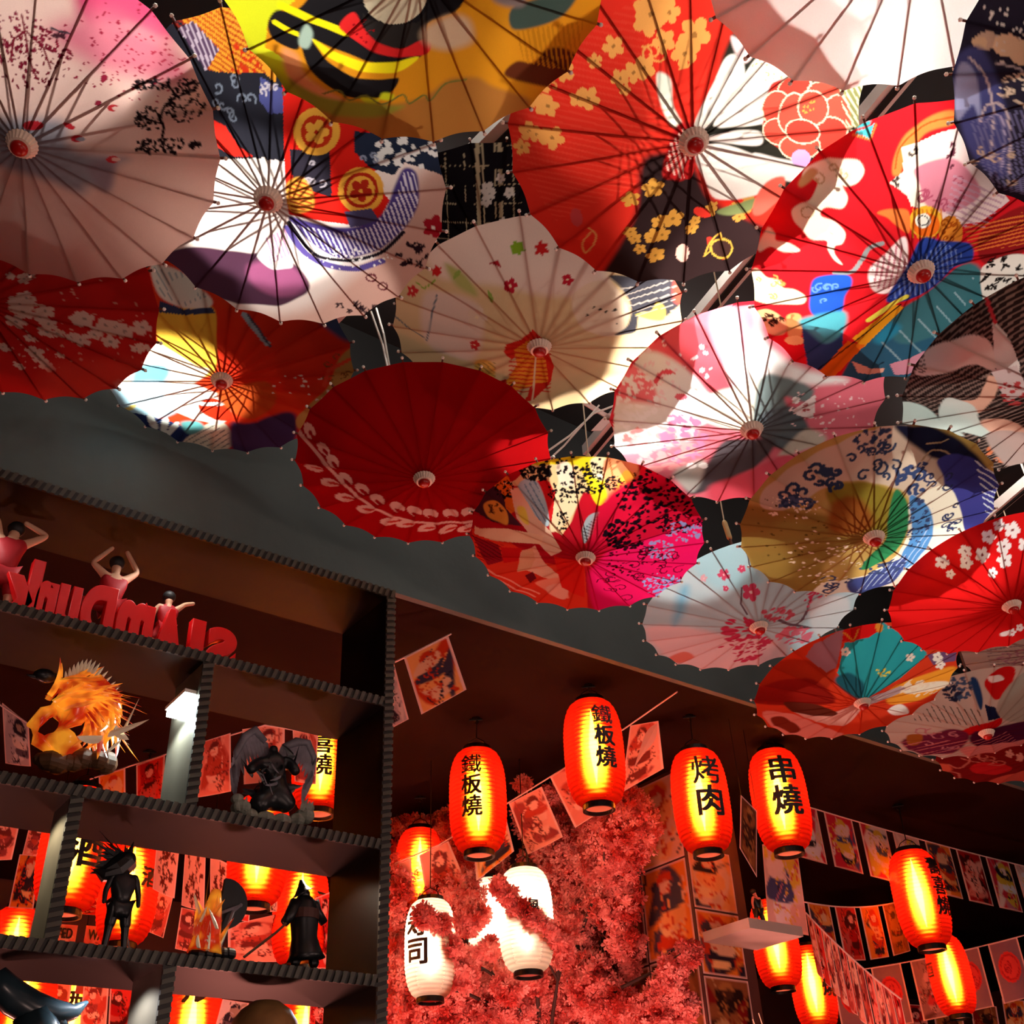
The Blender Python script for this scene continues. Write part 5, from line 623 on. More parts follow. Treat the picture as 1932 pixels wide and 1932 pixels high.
def picture(name, q, pal, seed, parent=None, kind='art', n=(30, 40), curve=0, th=.0015, lab=None, res=None):
    """rectangular printed sheet through four corners TL, TR, BR, BL with real thickness"""
    TL, TR, BR, BL = [Vector(p) for p in q]; nx, ny = n
    nm = (TR-TL).cross(BL-TL).normalized()
    if nm.dot(TL-EYE) > 0: nm = -nm
    vs = []; uu = []; vv = []
    for j in range(ny+1):
        t = j/ny
        for i in range(nx+1):
            s_ = i/nx; p = (TL.lerp(TR, s_)).lerp(BL.lerp(BR, s_), t)+nm*curve*math.sin(math.pi*s_)*math.sin(1.6*t)
            vs.append(p); uu.append(s_); vv.append(1-t)
    nf = len(vs); cols = picture_cols(np.array(uu), np.array(vv), seed, pal, kind)
    fs = [(j*(nx+1)+i, j*(nx+1)+i+1, (j+1)*(nx+1)+i+1, (j+1)*(nx+1)+i) for j in range(ny) for i in range(nx)]
    back = [TL-nm*th, TR-nm*th, BR-nm*th, BL-nm*th]; o = [0, nx, ny*(nx+1)+nx, ny*(nx+1)]
    vs += back; k = nf; fs += [(k+3, k+2, k+1, k), (o[0], k, k+1, o[1]), (o[1], k+1, k+2, o[2]), (o[2], k+2, k+3, o[3]), (o[3], k+3, k, o[0])]
    base = Vector((0, 0, 0)) if parent is None else parent.matrix_world.translation
    me = bpy.data.meshes.new(name); me.from_pydata([v-base for v in vs], [], fs); me.update()
    set_print(me, np.vstack([cols, np.tile(np.array([[.6, .4, .35]]), (4, 1))])); me.materials.append(M_pic)
    return link(name, me, parent)
def bunting(label, path, flags, group=None):
    """string through world points; flags = [(TL,TR,BR,BL corner px, depth l, depth r, palette, seed, kind)]"""
    root = empty('bunting', path[0], label, 'bunting', group); bpy.context.view_layer.update()
    b = MB(); b.tube([Vector(p)-Vector(path[0]) for p in path], .0035, 5); b.build('string', M_string, root)
    for f in flags:
        q, dl, dr, pal, seed, kind = f
        P = [at_d(q[0][0], q[0][1], dl), at_d(q[1][0], q[1][1], dr), at_d(q[2][0], q[2][1], dr), at_d(q[3][0], q[3][1], dl)]
        picture('flag', P, pal, seed, root, kind, curve=.008)
    return root
def strip(y0, x0, x1, gap, hgt, pal): pass
# upper right string, flags hang plumb from a string between two ceiling corners
def plumb_bunting(label, pa, da, pb, db, n, hgt, fill, pals, seed, sagm=0., kinds=None, start=0.0):
    A, B = at_d(*pa, da), at_d(*pb, db); path = []
    for i in range(13):
        t = i/12; p = A.lerp(B, t); p.z -= sagm*4*t*(1-t); path.append(p)
    def on(t):
        p = A.lerp(B, t); p = p.copy(); p.z -= sagm*4*t*(1-t); return p
    root = empty('bunting', A, label, 'bunting'); bpy.context.view_layer.update()
    b = MB(); b.tube([p-A for p in path], .004, 5); b.build('string', M_string, root)
    for i in range(n):
        t0 = start+(i+.5-fill/2)/n*(1-start); t1 = start+(i+.5+fill/2)/n*(1-start); a, c = on(t0), on(t1); dz = Vector((0, 0, -hgt))
        picture('flag', [a, c, c+dz, a+dz], pals[i % len(pals)], seed+i, root, kinds[i % len(kinds)] if kinds else 'art', curve=.01)
plumb_bunting('string of colourful picture flags sloping down below the maroon ceiling at the right', (1478, 1508), 5.98, (2010, 1652), 7.1, 9, .30, .80, ['multi', 'multi', 'multi', 'multi', 'orange', 'red', 'multi'], 11, .02)
plumb_bunting('short sagging string of dark orange picture flags right of the pillar', (1518, 1702), 5.6, (1700, 1700), 6.4, 4, .27, .80, ['orange', 'red', 'orange', 'dark'], 31, .03)
plumb_bunting('string of violet flags with red discs at the lower right', (1560, 1838), 7.0, (2000, 1745), 6.95, 6, .345, .76, ['violet'], 41, .03, ['disc', 'disc', 'art2', 'disc', 'disc', 'disc'])
plumb_bunting('receding string of coral flags descending right of the pillar', (1520, 1722), 5.5, (1700, 1885), 4.7, 11, .27, .84, ['coral', 'red', 'coral'], 61, .02)
F1 = [(((1189,1369),(1242,1360),(1252,1450),(1172,1496)), 5.2, 5.1, 'coral', 71, 'art'),
      (((1038,1467),(1096,1428),(1155,1516),(1085,1562)), 5.3, 5.25, 'coral', 72, 'art'),
      (((960,1516),(1022,1484),(1062,1579),(996,1612)), 5.36, 5.32, 'coral', 73, 'art'),
      (((889,1556),(950,1522),(970,1606),(899,1662)), 5.42, 5.38, 'orange', 74, 'art'),
      (((791,1614),(846,1587),(890,1690),(812,1734)), 5.5, 5.45, 'coral', 75, 'art'),
      (((721,1640),(775,1620),(781,1729),(721,1749)), 5.58, 5.52, 'coral', 76, 'art')]
bunting('long string of coral picture flags slanting past the lanterns to the shelf post', [at_z(1278, 1305, ZC-.004), at_d(1185, 1370, 5.2), at_d(1075, 1443, 5.28), at_d(960, 1514, 5.36), at_d(828, 1594, 5.46), at_d(700, 1648, 5.6)], F1)
F2 = [(((762,1242),(846,1201),(880,1301),(795,1348)), 4.25, 4.2, 'orange', 81, 'art'),
      (((690,1276),(743,1252),(771,1357),(722,1383)), 4.36, 4.28, 'grey', 82, 'art')]
bunting('two large picture flags right of the shelf post, one with an orange dress figure', [at_z(851, 1196, ZC-.004), at_d(762, 1241, 4.25), at_d(680, 1280, 4.4)], F2)
F3 = [(((380,1400),(435,1383),(436,1493),(371,1505)), 4.6, 4.6, 'coral', 91, 'art'), (((457,1376),(537,1364),(537,1470),(460,1480)), 4.6, 4.6, 'coral', 92, 'art'),
      (((552,1374),(600,1384),(596,1480),(556,1474)), 4.6, 4.6, 'coral', 93, 'art'), (((186,1465),(236,1450),(237,1540),(190,1550)), 4.75, 4.7, 'orange', 94, 'art'),
      (((257,1444),(311,1425),(306,1530),(258,1540)), 4.68, 4.62, 'red', 95, 'art')]
bunting('string of coral picture flags behind the winged dark statue', [at_d(170, 1470, 4.8), at_d(310, 1424, 4.65), at_d(500, 1368, 4.6), at_d(640, 1392, 4.6)], F3)
F4 = [(((-45,1300),(0,1324),(-10,1470),(-60,1440)), 4.2, 4.2, 'grey', 96, 'art'), (((4,1326),(54,1366),(58,1446),(10,1440)), 4.2, 4.2, 'grey', 97, 'art')]
bunting('string with pale picture flags at the left edge behind the golden flame statue', [at_d(-60, 1290, 4.2), at_d(60, 1370, 4.2), at_d(110, 1440, 4.3)], F4)
F5 = [(((-22,1536),(39,1545),(22,1622),(-30,1622)), 4.7, 4.7, 'coral', 101, 'art'), (((58,1548),(100,1556),(84,1616),(42,1612)), 4.7, 4.7, 'coral', 102, 'art'),
      (((152,1564),(212,1574),(200,1640),(172,1690)), 4.95, 4.95, 'coral', 103, 'art'), (((234,1576),(284,1585),(280,1640),(228,1640)), 5.3, 5.3, 'coral', 104, 'art'),
      (((296,1587),(339,1594),(329,1695),(288,1677)), 4.8, 4.8, 'coral', 105, 'text'), (((350,1596),(388,1607),(385,1719),(342,1708)), 4.8, 4.8, 'coral', 106, 'text'),
      (((397,1614),(434,1634),(430,1720),(396,1700)), 4.8, 4.8, 'coral', 107, 'text'), (((440,1640),(476,1655),(470,1740),(436,1730)), 4.8, 4.8, 'red', 108, 'art')]
bunting('string of coral picture flags behind the figurines on the fourth board', [at_d(-40, 1530, 4.7), at_d(150, 1562, 4.8), at_d(350, 1592, 4.8), at_d(490, 1660, 4.8)], F5)
# posters seen through the lower part of the shelf (each hangs on its own)
POST = [(((37,1612),(74,1612),(63,1715),(16,1712)), 4.9, 'orange', 'orange and grey animal-like picture sheet behind the left lit upright'),
        (((117,1690),(197,1695),(195,1728),(116,1722)), 5.0, 'red', 'wide red picture sheet above the wanted posters'),
        (((300,1683),(326,1694),(308,1770),(277,1757)), 4.9, 'coral', 'tilted coral picture sheet right of the long-haired figurine'),
        (((342,1712),(386,1722),(372,1800),(330,1790)), 4.9, 'coral', 'pink picture sheet left of the amber statue'),
        (((483,1672),(523,1677),(523,1720),(482,1722)), 5.0, 'grey', 'dark-striped sheet below the low lantern'),
        (((430,1746),(526,1724),(526,1815),(430,1815)), 5.0, 'coral', 'large coral picture sheet left of the cloaked figurine'),
        (((594,1695),(630,1680),(628,1828),(598,1828)), 5.0, 'red', 'narrow red sheet right of the cloaked figurine'),
        (((75,1850),(135,1856),(125,1935),(70,1935)), 4.7, 'coral', 'coral sheet in the lowest bay beside the dark blue sculpture'),
        (((158,1858),(205,1862),(200,1940),(150,1940)), 4.7, 'coral', 'coral sheet in the lowest bay, second from the left'),
        (((208,1863),(254,1868),(250,1945),(204,1945)), 4.7, 'red', 'red sheet in the lowest bay left of the lit upright'),
        (((326,1872),(350,1876),(346,1950),(322,1950)), 4.9, 'coral', 'narrow coral sheet left of the lowest lantern'),
        (((585,1888),(625,1892),(620,1960),(580,1960)), 4.7, 'red', 'red sheet in the lowest bay beside the shelf post'),
        (((420,1885),(470,1893),(440,1960),(400,1960)), 4.7, 'grey', 'grey sheet right of the lowest lantern')]
for i, (q, d, pal, lab) in enumerate(POST):
    P = [at_d(x, y, d) for x, y in q]; tag(picture('poster', P, pal, 200+i), lab, 'poster', 'picture sheets behind the shelf')
def flat_text(body, p0, p1, hgt, y_off, mt, name, parent=None, bold=.01):
    """print on a vertical sheet: text from world point p0 to p1"""
    c = bpy.data.curves.new('t', 'FONT'); c.body = body; c.size = 1; c.offset = bold; c.extrude = .004
    o = bpy.data.objects.new('t', c); COL.objects.link(o); bpy.context.view_layer.update(); me = bpy.data.meshes.new_from_object(o)
    bpy.data.objects.remove(o); bpy.data.curves.remove(c); xs = [v.co.x for v in me.vertices]; x0, x1 = min(xs), max(xs)
    ex = (p1-p0); up = Vector((0, 0, 1)); nm = ex.cross(up).normalized()
    if nm.dot(p0-EYE) > 0: nm = -nm
    base = parent.matrix_world.translation if parent else Vector((0, 0, 0))
    for v in me.vertices: v.co = p0+ex*((v.co.x-x0)/(x1-x0))+up*(v.co.y/.7*hgt)+nm*(y_off+v.co.z)-base
    me.materials.append(mt); return link(name, me, parent)
for (xa, ya, xb, yb, s0, s1, lab) in [(60, 1739, 147, 1746, 1, 1, 'pale wanted poster with dark lettering behind the long-haired figurine, left one'),
                             (163, 1746, 250, 1753, 1, 1, 'pale wanted poster with dark lettering behind the long-haired figurine, right one'),]:
    a, c = at_d(xa, ya, 4.9), at_d(xb, yb, 4.9); dz = Vector((0, 0, -.28)); o = picture('wanted_poster', [a, c, c+dz, a+dz], 'coral', 3+xa, kind='nob'); tag(o, lab, 'poster')
    e = (c-a); flat_text('WANTED', a+e*.08+Vector((0, 0, -.058)), a+e*.92+Vector((0, 0, -.058)), .042, .003, M_ink, 'lettering', o)

# ------------------------------------------------------------------ pillar clad with posters
XP, YP = 3.95, 3.86
M_pillar = mat('pillar_red_brown', '#4a241c', .7, noise=.2, nscale=4)
b = MB(); b.box((XP, YP, 0), (XP+.37, YP+1.25, ZC-.001)); struct('wall_pillar', b, M_pillar)
rng = random.Random(5); names_r = ['top', 'second', 'third', 'fourth', 'fifth', 'sixth', 'seventh']
cols_l = ['beside the pillar edge', 'in the middle column', 'in the column nearest the blossoms']
z0 = ZC-.02
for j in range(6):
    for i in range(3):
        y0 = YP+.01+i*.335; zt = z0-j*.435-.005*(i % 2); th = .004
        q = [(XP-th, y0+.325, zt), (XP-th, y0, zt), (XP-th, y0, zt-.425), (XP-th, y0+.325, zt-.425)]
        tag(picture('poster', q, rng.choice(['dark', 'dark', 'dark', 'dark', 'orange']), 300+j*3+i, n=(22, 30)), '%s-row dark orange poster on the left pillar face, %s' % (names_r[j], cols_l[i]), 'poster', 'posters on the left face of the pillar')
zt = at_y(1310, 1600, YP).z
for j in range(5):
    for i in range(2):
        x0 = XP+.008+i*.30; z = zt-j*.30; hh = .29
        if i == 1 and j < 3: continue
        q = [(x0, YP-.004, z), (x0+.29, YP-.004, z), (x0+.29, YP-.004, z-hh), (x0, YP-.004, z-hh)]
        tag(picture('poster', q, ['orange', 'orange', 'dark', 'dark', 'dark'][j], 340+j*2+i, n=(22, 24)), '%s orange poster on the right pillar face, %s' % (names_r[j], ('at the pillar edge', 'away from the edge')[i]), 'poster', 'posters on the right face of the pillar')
# hanging scroll with a red and black figure
P = [at_d(1438, 1590, 5.7), at_d(1503, 1597, 5.8), at_d(1526, 1765, 5.8), at_d(1450, 1752, 5.7)]
sc = picture('hanging_scroll', P, 'multi', 999, n=(26, 44)); tag(sc, 'narrow hanging scroll with a red and black robed shape under the right lantern', 'scroll')
b = MB(); b.tube([P[0], P[1]], .008, 8); b.build('rod', M_blackmetal, sc); b = MB(); b.tube([(P[0]+P[1])/2, ((P[0].x+P[1].x)/2, (P[0].y+P[1].y)/2, ZC)], .0015, 5); b.build('string', M_blackmetal, sc)
P = [at_d(1398, 1500, 5.0), at_d(1428, 1530, 5.1), at_d(1428, 1655, 5.1), at_d(1396, 1600, 5.0)]
bn = tag(picture('banner', P, 'dark', 977, n=(14, 30)), 'narrow dark banner between the two equally high lanterns', 'banner')
b = MB(); b.tube([P[0], (P[0].x, P[0].y, ZC)], .0015, 5); b.tube([P[1], (P[1].x, P[1].y, ZC)], .0015, 5); b.build('string', M_blackmetal, bn)
for i, (x0, x1, y, pal) in enumerate([(1690, 1745, 1893, 'red'), (1760, 1815, 1905, 'dark'), (1830, 1880, 1895, 'dark'), (1890, 1932, 1884, 'orange')]):
    P = [at_d(x0, y, 7.6), at_d(x1, y+4, 7.6), at_d(x1+14, y+90, 7.6), at_d(x0+14, y+86, 7.6)]
    tag(picture('poster', P, pal, 500+i), '%s dim poster at the bottom edge under the violet disc flags' % ('leftmost', 'second', 'third', 'rightmost')[i], 'poster', 'dim posters at the lower right')
# floating shelf at the pillar corner
M_wshelf = mat('grey_white_shelf', '#b0a8a0', .5, noise=.05)
A = at_y(1327, 1778, YP); NC = at_z(1400, 1757, A.z); x1 = at_z(1491, 1790, A.z).x
b = MB(); b.box((A.x, YP-.30, A.z), (A.x+.36, YP-.001, A.z+.045)); fs_ = tag(b.build('wall_shelf', M_wshelf), 'small floating shelf at the pillar corner holding a figurine', 'shelf')
b = MB(); b.box((A.x+.02, YP-.30, A.z-.62), (A.x+.36, YP-.001, A.z-.58)); fs2 = tag(b.build('wall_shelf', M_wshelf), 'lower floating shelf on the pillar near the bottom edge', 'shelf')

# ------------------------------------------------------------------ blossom tree
M_petal = bpy.data.materials.new('blossom_petal'); M_petal.use_nodes = True
def petal_mat(M, c0, c1):
    nt = M.node_tree; nt.nodes.clear(); out = nt.nodes.new('ShaderNodeOutputMaterial'); n = nt.nodes.new('ShaderNodeTexNoise'); n.inputs['Scale'].default_value = 9
    tc = nt.nodes.new('ShaderNodeTexCoord'); nt.links.new(tc.outputs['Object'], n.inputs['Vector'])
    r = nt.nodes.new('ShaderNodeValToRGB'); r.color_ramp.elements[0].color = (*hx(c0), 1); r.color_ramp.elements[1].color = (*hx(c1), 1); r.color_ramp.elements[0].position = .38; r.color_ramp.elements[1].position = .62
    nt.links.new(n.outputs['Fac'], r.inputs['Fac']); d = nt.nodes.new('ShaderNodeBsdfDiffuse'); t = nt.nodes.new('ShaderNodeBsdfTranslucent'); mx = nt.nodes.new('ShaderNodeMixShader'); mx.inputs[0].default_value = .4
    nt.links.new(r.outputs[0], d.inputs[0]); nt.links.new(r.outputs[0], t.inputs[0]); nt.links.new(d.outputs[0], mx.inputs[1]); nt.links.new(t.outputs[0], mx.inputs[2]); nt.links.new(mx.outputs[0], out.inputs[0])
petal_mat(M_petal, '#c84c44', '#ffb8b0')
M_bark = mat('dark_bark', '#2c1a14', .8, noise=.3)
base = at_d(1010, 1760, 5.9); TB = Vector((base.x, base.y, 0))
tree = empty('cherry_blossom_tree', TB, 'tall artificial cherry tree full of coral pink blossoms', 'tree'); bpy.context.view_layer.update()
def rel_pt(v): return Vector(v)-TB
b = MB(); b.tube([rel_pt(TB), rel_pt((base.x+.05, base.y, 1.0)), rel_pt((base.x-.03, base.y+.05, 1.9)), rel_pt((base.x, base.y, 2.5))], [.13, .11, .085, .06], 10); b.build('trunk', M_bark, tree, True)
BL = []   # blossom cloud centres: px, py, depth, radius
for px, py, d, r in [(985,1480,5.6,.13),(1040,1500,5.7,.16),(1010,1545,5.8,.16),(1110,1520,5.9,.2),(1170,1560,5.9,.2),(1215,1600,6.0,.2),(1150,1600,5.7,.2),(1080,1590,5.7,.2),(1160,1490,6.1,.13),(1240,1500,6.1,.1),
                     (760,1560,6.0,.10),(800,1590,5.9,.15),(850,1560,5.9,.15),(740,1690,5.6,.2),(790,1650,5.9,.22),(850,1640,5.8,.2),(900,1640,5.9,.18),(860,1700,5.5,.16),(760,1760,5.7,.2),
                     (760,1850,5.4,.2),(840,1860,5.3,.17),(900,1860,5.4,.18),(780,1920,5.3,.2),(960,1890,5.4,.2),(900,1930,5.3,.2),(1040,1870,5.6,.2),(1060,1930,5.5,.2),(1100,1800,5.7,.22),(1090,1700,5.7,.22),(1040,1640,5.8,.18),
                     (1160,1700,5.7,.22),(1210,1680,5.9,.2),(1240,1760,5.9,.18),(1180,1780,5.7,.2),(1150,1870,5.6,.22),(1210,1900,5.4,.2),(1130,1930,5.4,.2),(1070,1760,5.6,.16),(1030,1820,5.8,.14),
                     (960,1690,5.0,.045),(980,1715,5.0,.05),(1005,1735,4.98,.055),(1030,1760,4.98,.055),(1055,1775,5.0,.06),(940,1670,5.0,.035),(1060,1800,5.1,.06),(880,1740,5.05,.07),(905,1725,5.1,.05),(925,1790,5.1,.05),(885,1810,5.1,.06),
                     (800,1730,4.9,.05),(830,1745,4.95,.05),(850,1790,4.95,.06),(830,1850,4.95,.07),(870,1840,4.95,.08),
                     (1190,1830,5.4,.16),(1170,1900,5.3,.16),(1110,1860,5.4,.16),(1040,1800,5.6,.16),(1000,1900,5.4,.16),(1270,1830,5.0,.07),(1300,1800,5.0,.06),(1260,1870,5.0,.09),(1230,1910,5.0,.10),(1290,1900,5.0,.07),(1240,1550,5.8,.12),(960,1860,5.1,.08),(1010,1850,5.2,.06)]:
    c_ = at_d(px, py, d)
    if px > 1205 and py < 1790: continue
    if px > 1110 and d > 5.45: d = 5.5 if px < 1170 else 5.42; c_ = at_d(px, py, d)
    while c_.z > ZC-.07: d *= .99; c_ = at_d(px, py, d)
    r = min(r, ZC-.03-c_.z, XP-.03-c_.x if c_.y > YP-.2 else 9)
    if r < .03: continue
    BL.append((c_, r))
NB = {'branch': 0}
rg = random.Random(8)
for i in range(0, len(BL), 4):
    c_, r = BL[i]; st = Vector((base.x, base.y, 2.1+rg.random()*.4)); mid = st.lerp(c_, .5)+Vector((0, 0, .08))
    b = MB(); b.tube([rel_pt(st), rel_pt(mid), rel_pt(c_)], [.02, .010, .004], 6); br = b.build('branch', M_bark, tree, True)
    for _ in range(3):
        t = MB(); e = c_+Vector((rg.uniform(-1, 1), rg.uniform(-.6, .6), rg.uniform(-.8, .8)))*r*1.1; t.tube([rel_pt(mid.lerp(c_, .6)), rel_pt(e)], [.008, .003], 5); t.build('twig', M_bark, br)
nrng = np.random.default_rng(4)
def blossoms(c_, r, n):
    """n five-petalled blossoms scattered in a ball, as one mesh"""
    d = nrng.normal(size=(n, 3)); d /= np.linalg.norm(d, axis=1)[:, None]; rad = r*nrng.random(n)**(.45); P = d*rad[:, None]
    nm = d+nrng.normal(size=(n, 3))*.6; nm /= np.linalg.norm(nm, axis=1)[:, None]
    a = np.cross(nm, nrng.normal(size=(n, 3))); a /= np.linalg.norm(a, axis=1)[:, None]; b_ = np.cross(nm, a)
    s_ = nrng.uniform(.014, .026, n)[:, None]; vs = [P]
    for k in range(5):
        t = 2*np.pi*k/5
        for dt, q, up in ((-.42, .85, .25), (0, 1.1, .5), (.42, .85, .25)): vs.append(P+(a*np.cos(t+dt)+b_*np.sin(t+dt))*s_*q+nm*s_*up)
    V = np.stack(vs, 1).reshape(-1, 3); o = (np.arange(n)*16)[:, None]
    F = np.concatenate([np.stack([o[:, 0], o[:, 0]+1+3*k, o[:, 0]+2+3*k, o[:, 0]+3+3*k], 1) for k in range(5)])
    return V, F
for i in range(0, len(BL), 3):
    Vs, Fs, off = [], [], 0
    for c_, r in BL[i:i+3]:
        n = int(min(2200, 36000*r*r+50)); V, F = blossoms(c_, r, n); Vs.append(V+np.array(c_-TB)); Fs.append(F+off); off += len(V)
    me = bpy.data.meshes.new('blossom_cluster'); me.from_pydata(np.vstack(Vs), [], np.vstack(Fs).tolist()); me.materials.append(M_petal)
    tag(link('blossom_cluster', me, tree), kind='stuff')

# ------------------------------------------------------------------ things on the shelves
M_red = mat('red_gloss', '#ee1418', .3); M_redl = mat('red_letter_edge', '#e05050', .4)
M_skin = mat('figure_skin', '#d8a888', .6); M_jersey = mat('figure_red_jersey', '#b01824', .6); M_hair = mat('figure_black_hair', '#100c0c', .6)
M_fdark = mat('dark_statue', '#14181c', .35, noise=.3, nscale=30); M_fgrey = mat('grey_wing', '#77747e', .5, noise=.35, nscale=25); M_rock = mat('statue_rock', '#7c8478', .7, noise=.4, nscale=40)
SY = 2.71
def text_mesh(ch, ext=.12, bold=.05):
    c = bpy.data.curves.new('t', 'FONT'); c.body = ch; c.size = 1; c.extrude = ext; c.offset = bold; c.bevel_depth = .015
    o = bpy.data.objects.new('t', c); COL.objects.link(o); bpy.context.view_layer.update(); me = bpy.data.meshes.new_from_object(o)
    bpy.data.objects.remove(o); bpy.data.curves.remove(c); return me
sign = empty('letter_sign', (.5, SY, 2.89), 'row of thick red block letters seen from behind on the second board', 'letters')
for ch, x0, x1, yt, shear in [('k', 2, 73, 1052, 0), ('n', 66, 106, 1100, 0), ('u', 108, 150, 1108, 0), ('D', 152, 215, 1106, 0), ('m', 219, 288, 1136, 0), ('A', 290, 346, 1152, 0), ('l', 358, 384, 1173, 0), ('S', 388, 444, 1188, 0)]:
    me = text_mesh(ch); xs = [v.co.x for v in me.vertices]; ys = [v.co.y for v in me.vertices]; X0, X1, Y0, Y1 = min(xs), max(xs), min(ys), max(ys)
    xm = (x0+x1)/2; ya, yb = at_y(x0, 1100+.25*x0, SY).x, at_y(x1, 1100+.25*x1, SY).x; H = max(.05, at_y(xm, yt, SY).z-2.89)
    for v in me.vertices:
        tx = (v.co.x-X0)/(X1-X0); v.co = (yb+(ya-yb)*tx-.5, -v.co.z*.12, (v.co.y-Y0)/(Y1-Y0)*H)
    me.materials.append(M_red); me.flip_normals(); link('letter', me, sign)
def skinned(name, pts, edges, mt, parent, lvl=2):
    """one continuous body grown on a skeleton"""
    me = bpy.data.meshes.new(name); me.from_pydata([p[:3] for p in pts], edges, []); o = bpy.data.objects.new(name, me); COL.objects.link(o)
    o.modifiers.new('s', 'SKIN'); sv = me.skin_vertices[0].data
    for i, p in enumerate(pts): sv[i].radius = (p[3], p[3]); sv[i].use_root = (i == 0)
    q = o.modifiers.new('d', 'SUBSURF'); q.levels = lvl; q.render_levels = lvl
    dg = bpy.context.evaluated_depsgraph_get(); m2 = bpy.data.meshes.new_from_object(o.evaluated_get(dg)); bpy.data.objects.remove(o)
    m2.materials.clear(); m2.materials.append(mt); m2.polygons.foreach_set('use_smooth', [True]*len(m2.polygons)); return link(name, m2, parent)
def figure(name, label, px, ytop, zb, y, pose, skin, cloth, hair, cat='figurine', extra=None, h=None, face=1, hs=1.0):
    P = at_y(px, 1000, y); x = P.x
    for _ in range(4):
        q = at_y(px, ytop, y); x = q.x
    H = h or (q.z-zb); root = empty(name, (x, y, zb), label, cat, 'figurines on the shelf')
    S = H
    j = dict(pel=(0,0,.48), che=(0,0,.70), nek=(0,0,.82), hed=(0,0,.91), ls=(-.11,0,.78), rs=(.11,0,.78), le=(-.16,0,.62), re=(.16,0,.62), lh=(-.17,-.03,.48), rh=(.17,-.03,.48),
             lp=(-.06,0,.46), rp=(.06,0,.46), lk=(-.08,-.01,.26), rk=(.08,-.01,.26), lf=(-.09,0,.03), rf=(.09,0,.03), lt=(-.09,-.06*face,.02), rt=(.09,-.06*face,.02)); j.update(pose)
    K = list(j); R_ = dict(pel=.075, che=.085, nek=.035, hed=.062*hs, ls=.04, rs=.04, le=.028, re=.028, lh=.022, rh=.022, lp=.055, rp=.055, lk=.04, rk=.04, lf=.026, rf=.026, lt=.022, rt=.022)
    E = [('pel','che'),('che','nek'),('nek','hed'),('che','ls'),('che','rs'),('ls','le'),('rs','re'),('le','lh'),('re','rh'),('pel','lp'),('pel','rp'),('lp','lk'),('rp','rk'),('lk','lf'),('rk','rf'),('lf','lt'),('rf','rt')]
    def sk(nm, keys, grow, mt): 
        ks = [k for k in K if k in keys]; pts = [(j[k][0]*S, j[k][1]*S, j[k][2]*S, R_[k]*S*grow) for k in ks]; es = [(ks.index(a), ks.index(b_)) for a, b_ in E if a in ks and b_ in ks]
        return skinned(nm, pts, es, mt, root)
    sk('body', K, 1.0, skin)
    if cloth: sk('jersey', ['pel', 'che', 'ls', 'rs'], 1.22, cloth); sk('shorts', ['pel', 'lp', 'rp', 'lk', 'rk'], 1.25, cloth)
    if hair:
        b = MB(); hd = Vector(j['hed'])*S; b.ball((hd.x, hd.y+.012*S*face, hd.z+.02*S), .072*S*hs, 12, (1, 1, .95))
        b.build('hair', hair, root, True)
    if extra: extra(root, S, j)
    return root
figure('figurine', 'basketball player figurine in dark red with hands behind the head, at the left edge', 32, 978, 2.89, SY+.03, dict(ls=(-.10,0,.80), rs=(.12,0,.80), le=(-.14,0,.95), re=(.27,0,.93), lh=(-.20,0,1.0), rh=(.06,0,1.0), hed=(.02,0,.90)), M_skin, M_jersey, M_hair, h=.32)
figure('figurine', 'basketball player figurine in red with both arms arched over its head', 226, 1040, 2.89, SY+.03, dict(le=(-.22,0,.86), re=(.2,0,.88), lh=(-.06,0,1.08), rh=(.06,0,1.08), lk=(-.30,0,.44), lf=(-.42,0,.20), lt=(-.46,-.02,.18), rk=(.12,0,.24)), M_skin, M_jersey, M_hair, h=.30)
figure('figurine', 'small crouching player figurine in red stretching one arm to the right', 322, 1113, 2.89, SY+.03, dict(le=(-.16,0,.66), re=(.2,0,.88), rh=(.32,0,.93), rs=(.12,0,.79), lk=(-.14,0,.30)), M_skin, M_jersey, M_hair, h=.235, hs=1.1)

M_amber = bpy.data.materials.new('amber_resin_glow'); M_amber.use_nodes = True; _b = M_amber.node_tree.nodes['Principled BSDF']
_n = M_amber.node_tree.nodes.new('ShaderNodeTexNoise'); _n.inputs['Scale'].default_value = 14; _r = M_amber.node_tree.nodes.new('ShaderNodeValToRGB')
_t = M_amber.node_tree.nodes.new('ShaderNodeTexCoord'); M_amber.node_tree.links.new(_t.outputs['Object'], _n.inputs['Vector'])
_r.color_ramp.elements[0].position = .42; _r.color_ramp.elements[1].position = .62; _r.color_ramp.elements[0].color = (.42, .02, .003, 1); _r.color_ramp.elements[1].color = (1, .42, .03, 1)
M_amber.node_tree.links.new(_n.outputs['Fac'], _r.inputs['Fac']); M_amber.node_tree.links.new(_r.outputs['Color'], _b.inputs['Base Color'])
_b.inputs['Roughness'].default_value = .22; _b.inputs['Transmission Weight'].default_value = .35; _b.inputs['Emission Strength'].default_value = .38; M_amber.node_tree.links.new(_r.outputs['Color'], _b.inputs['Emission Color'])  # weak self-glow added so the resin looks brighter
M_gold = mat('pale_gold', '#fff0d0', .3, noise=.1); M_brown = mat('brown_rock', '#5c3c20', .6, noise=.4, nscale=40)
def px_y(px, py, y): return at_y(px, py, y)
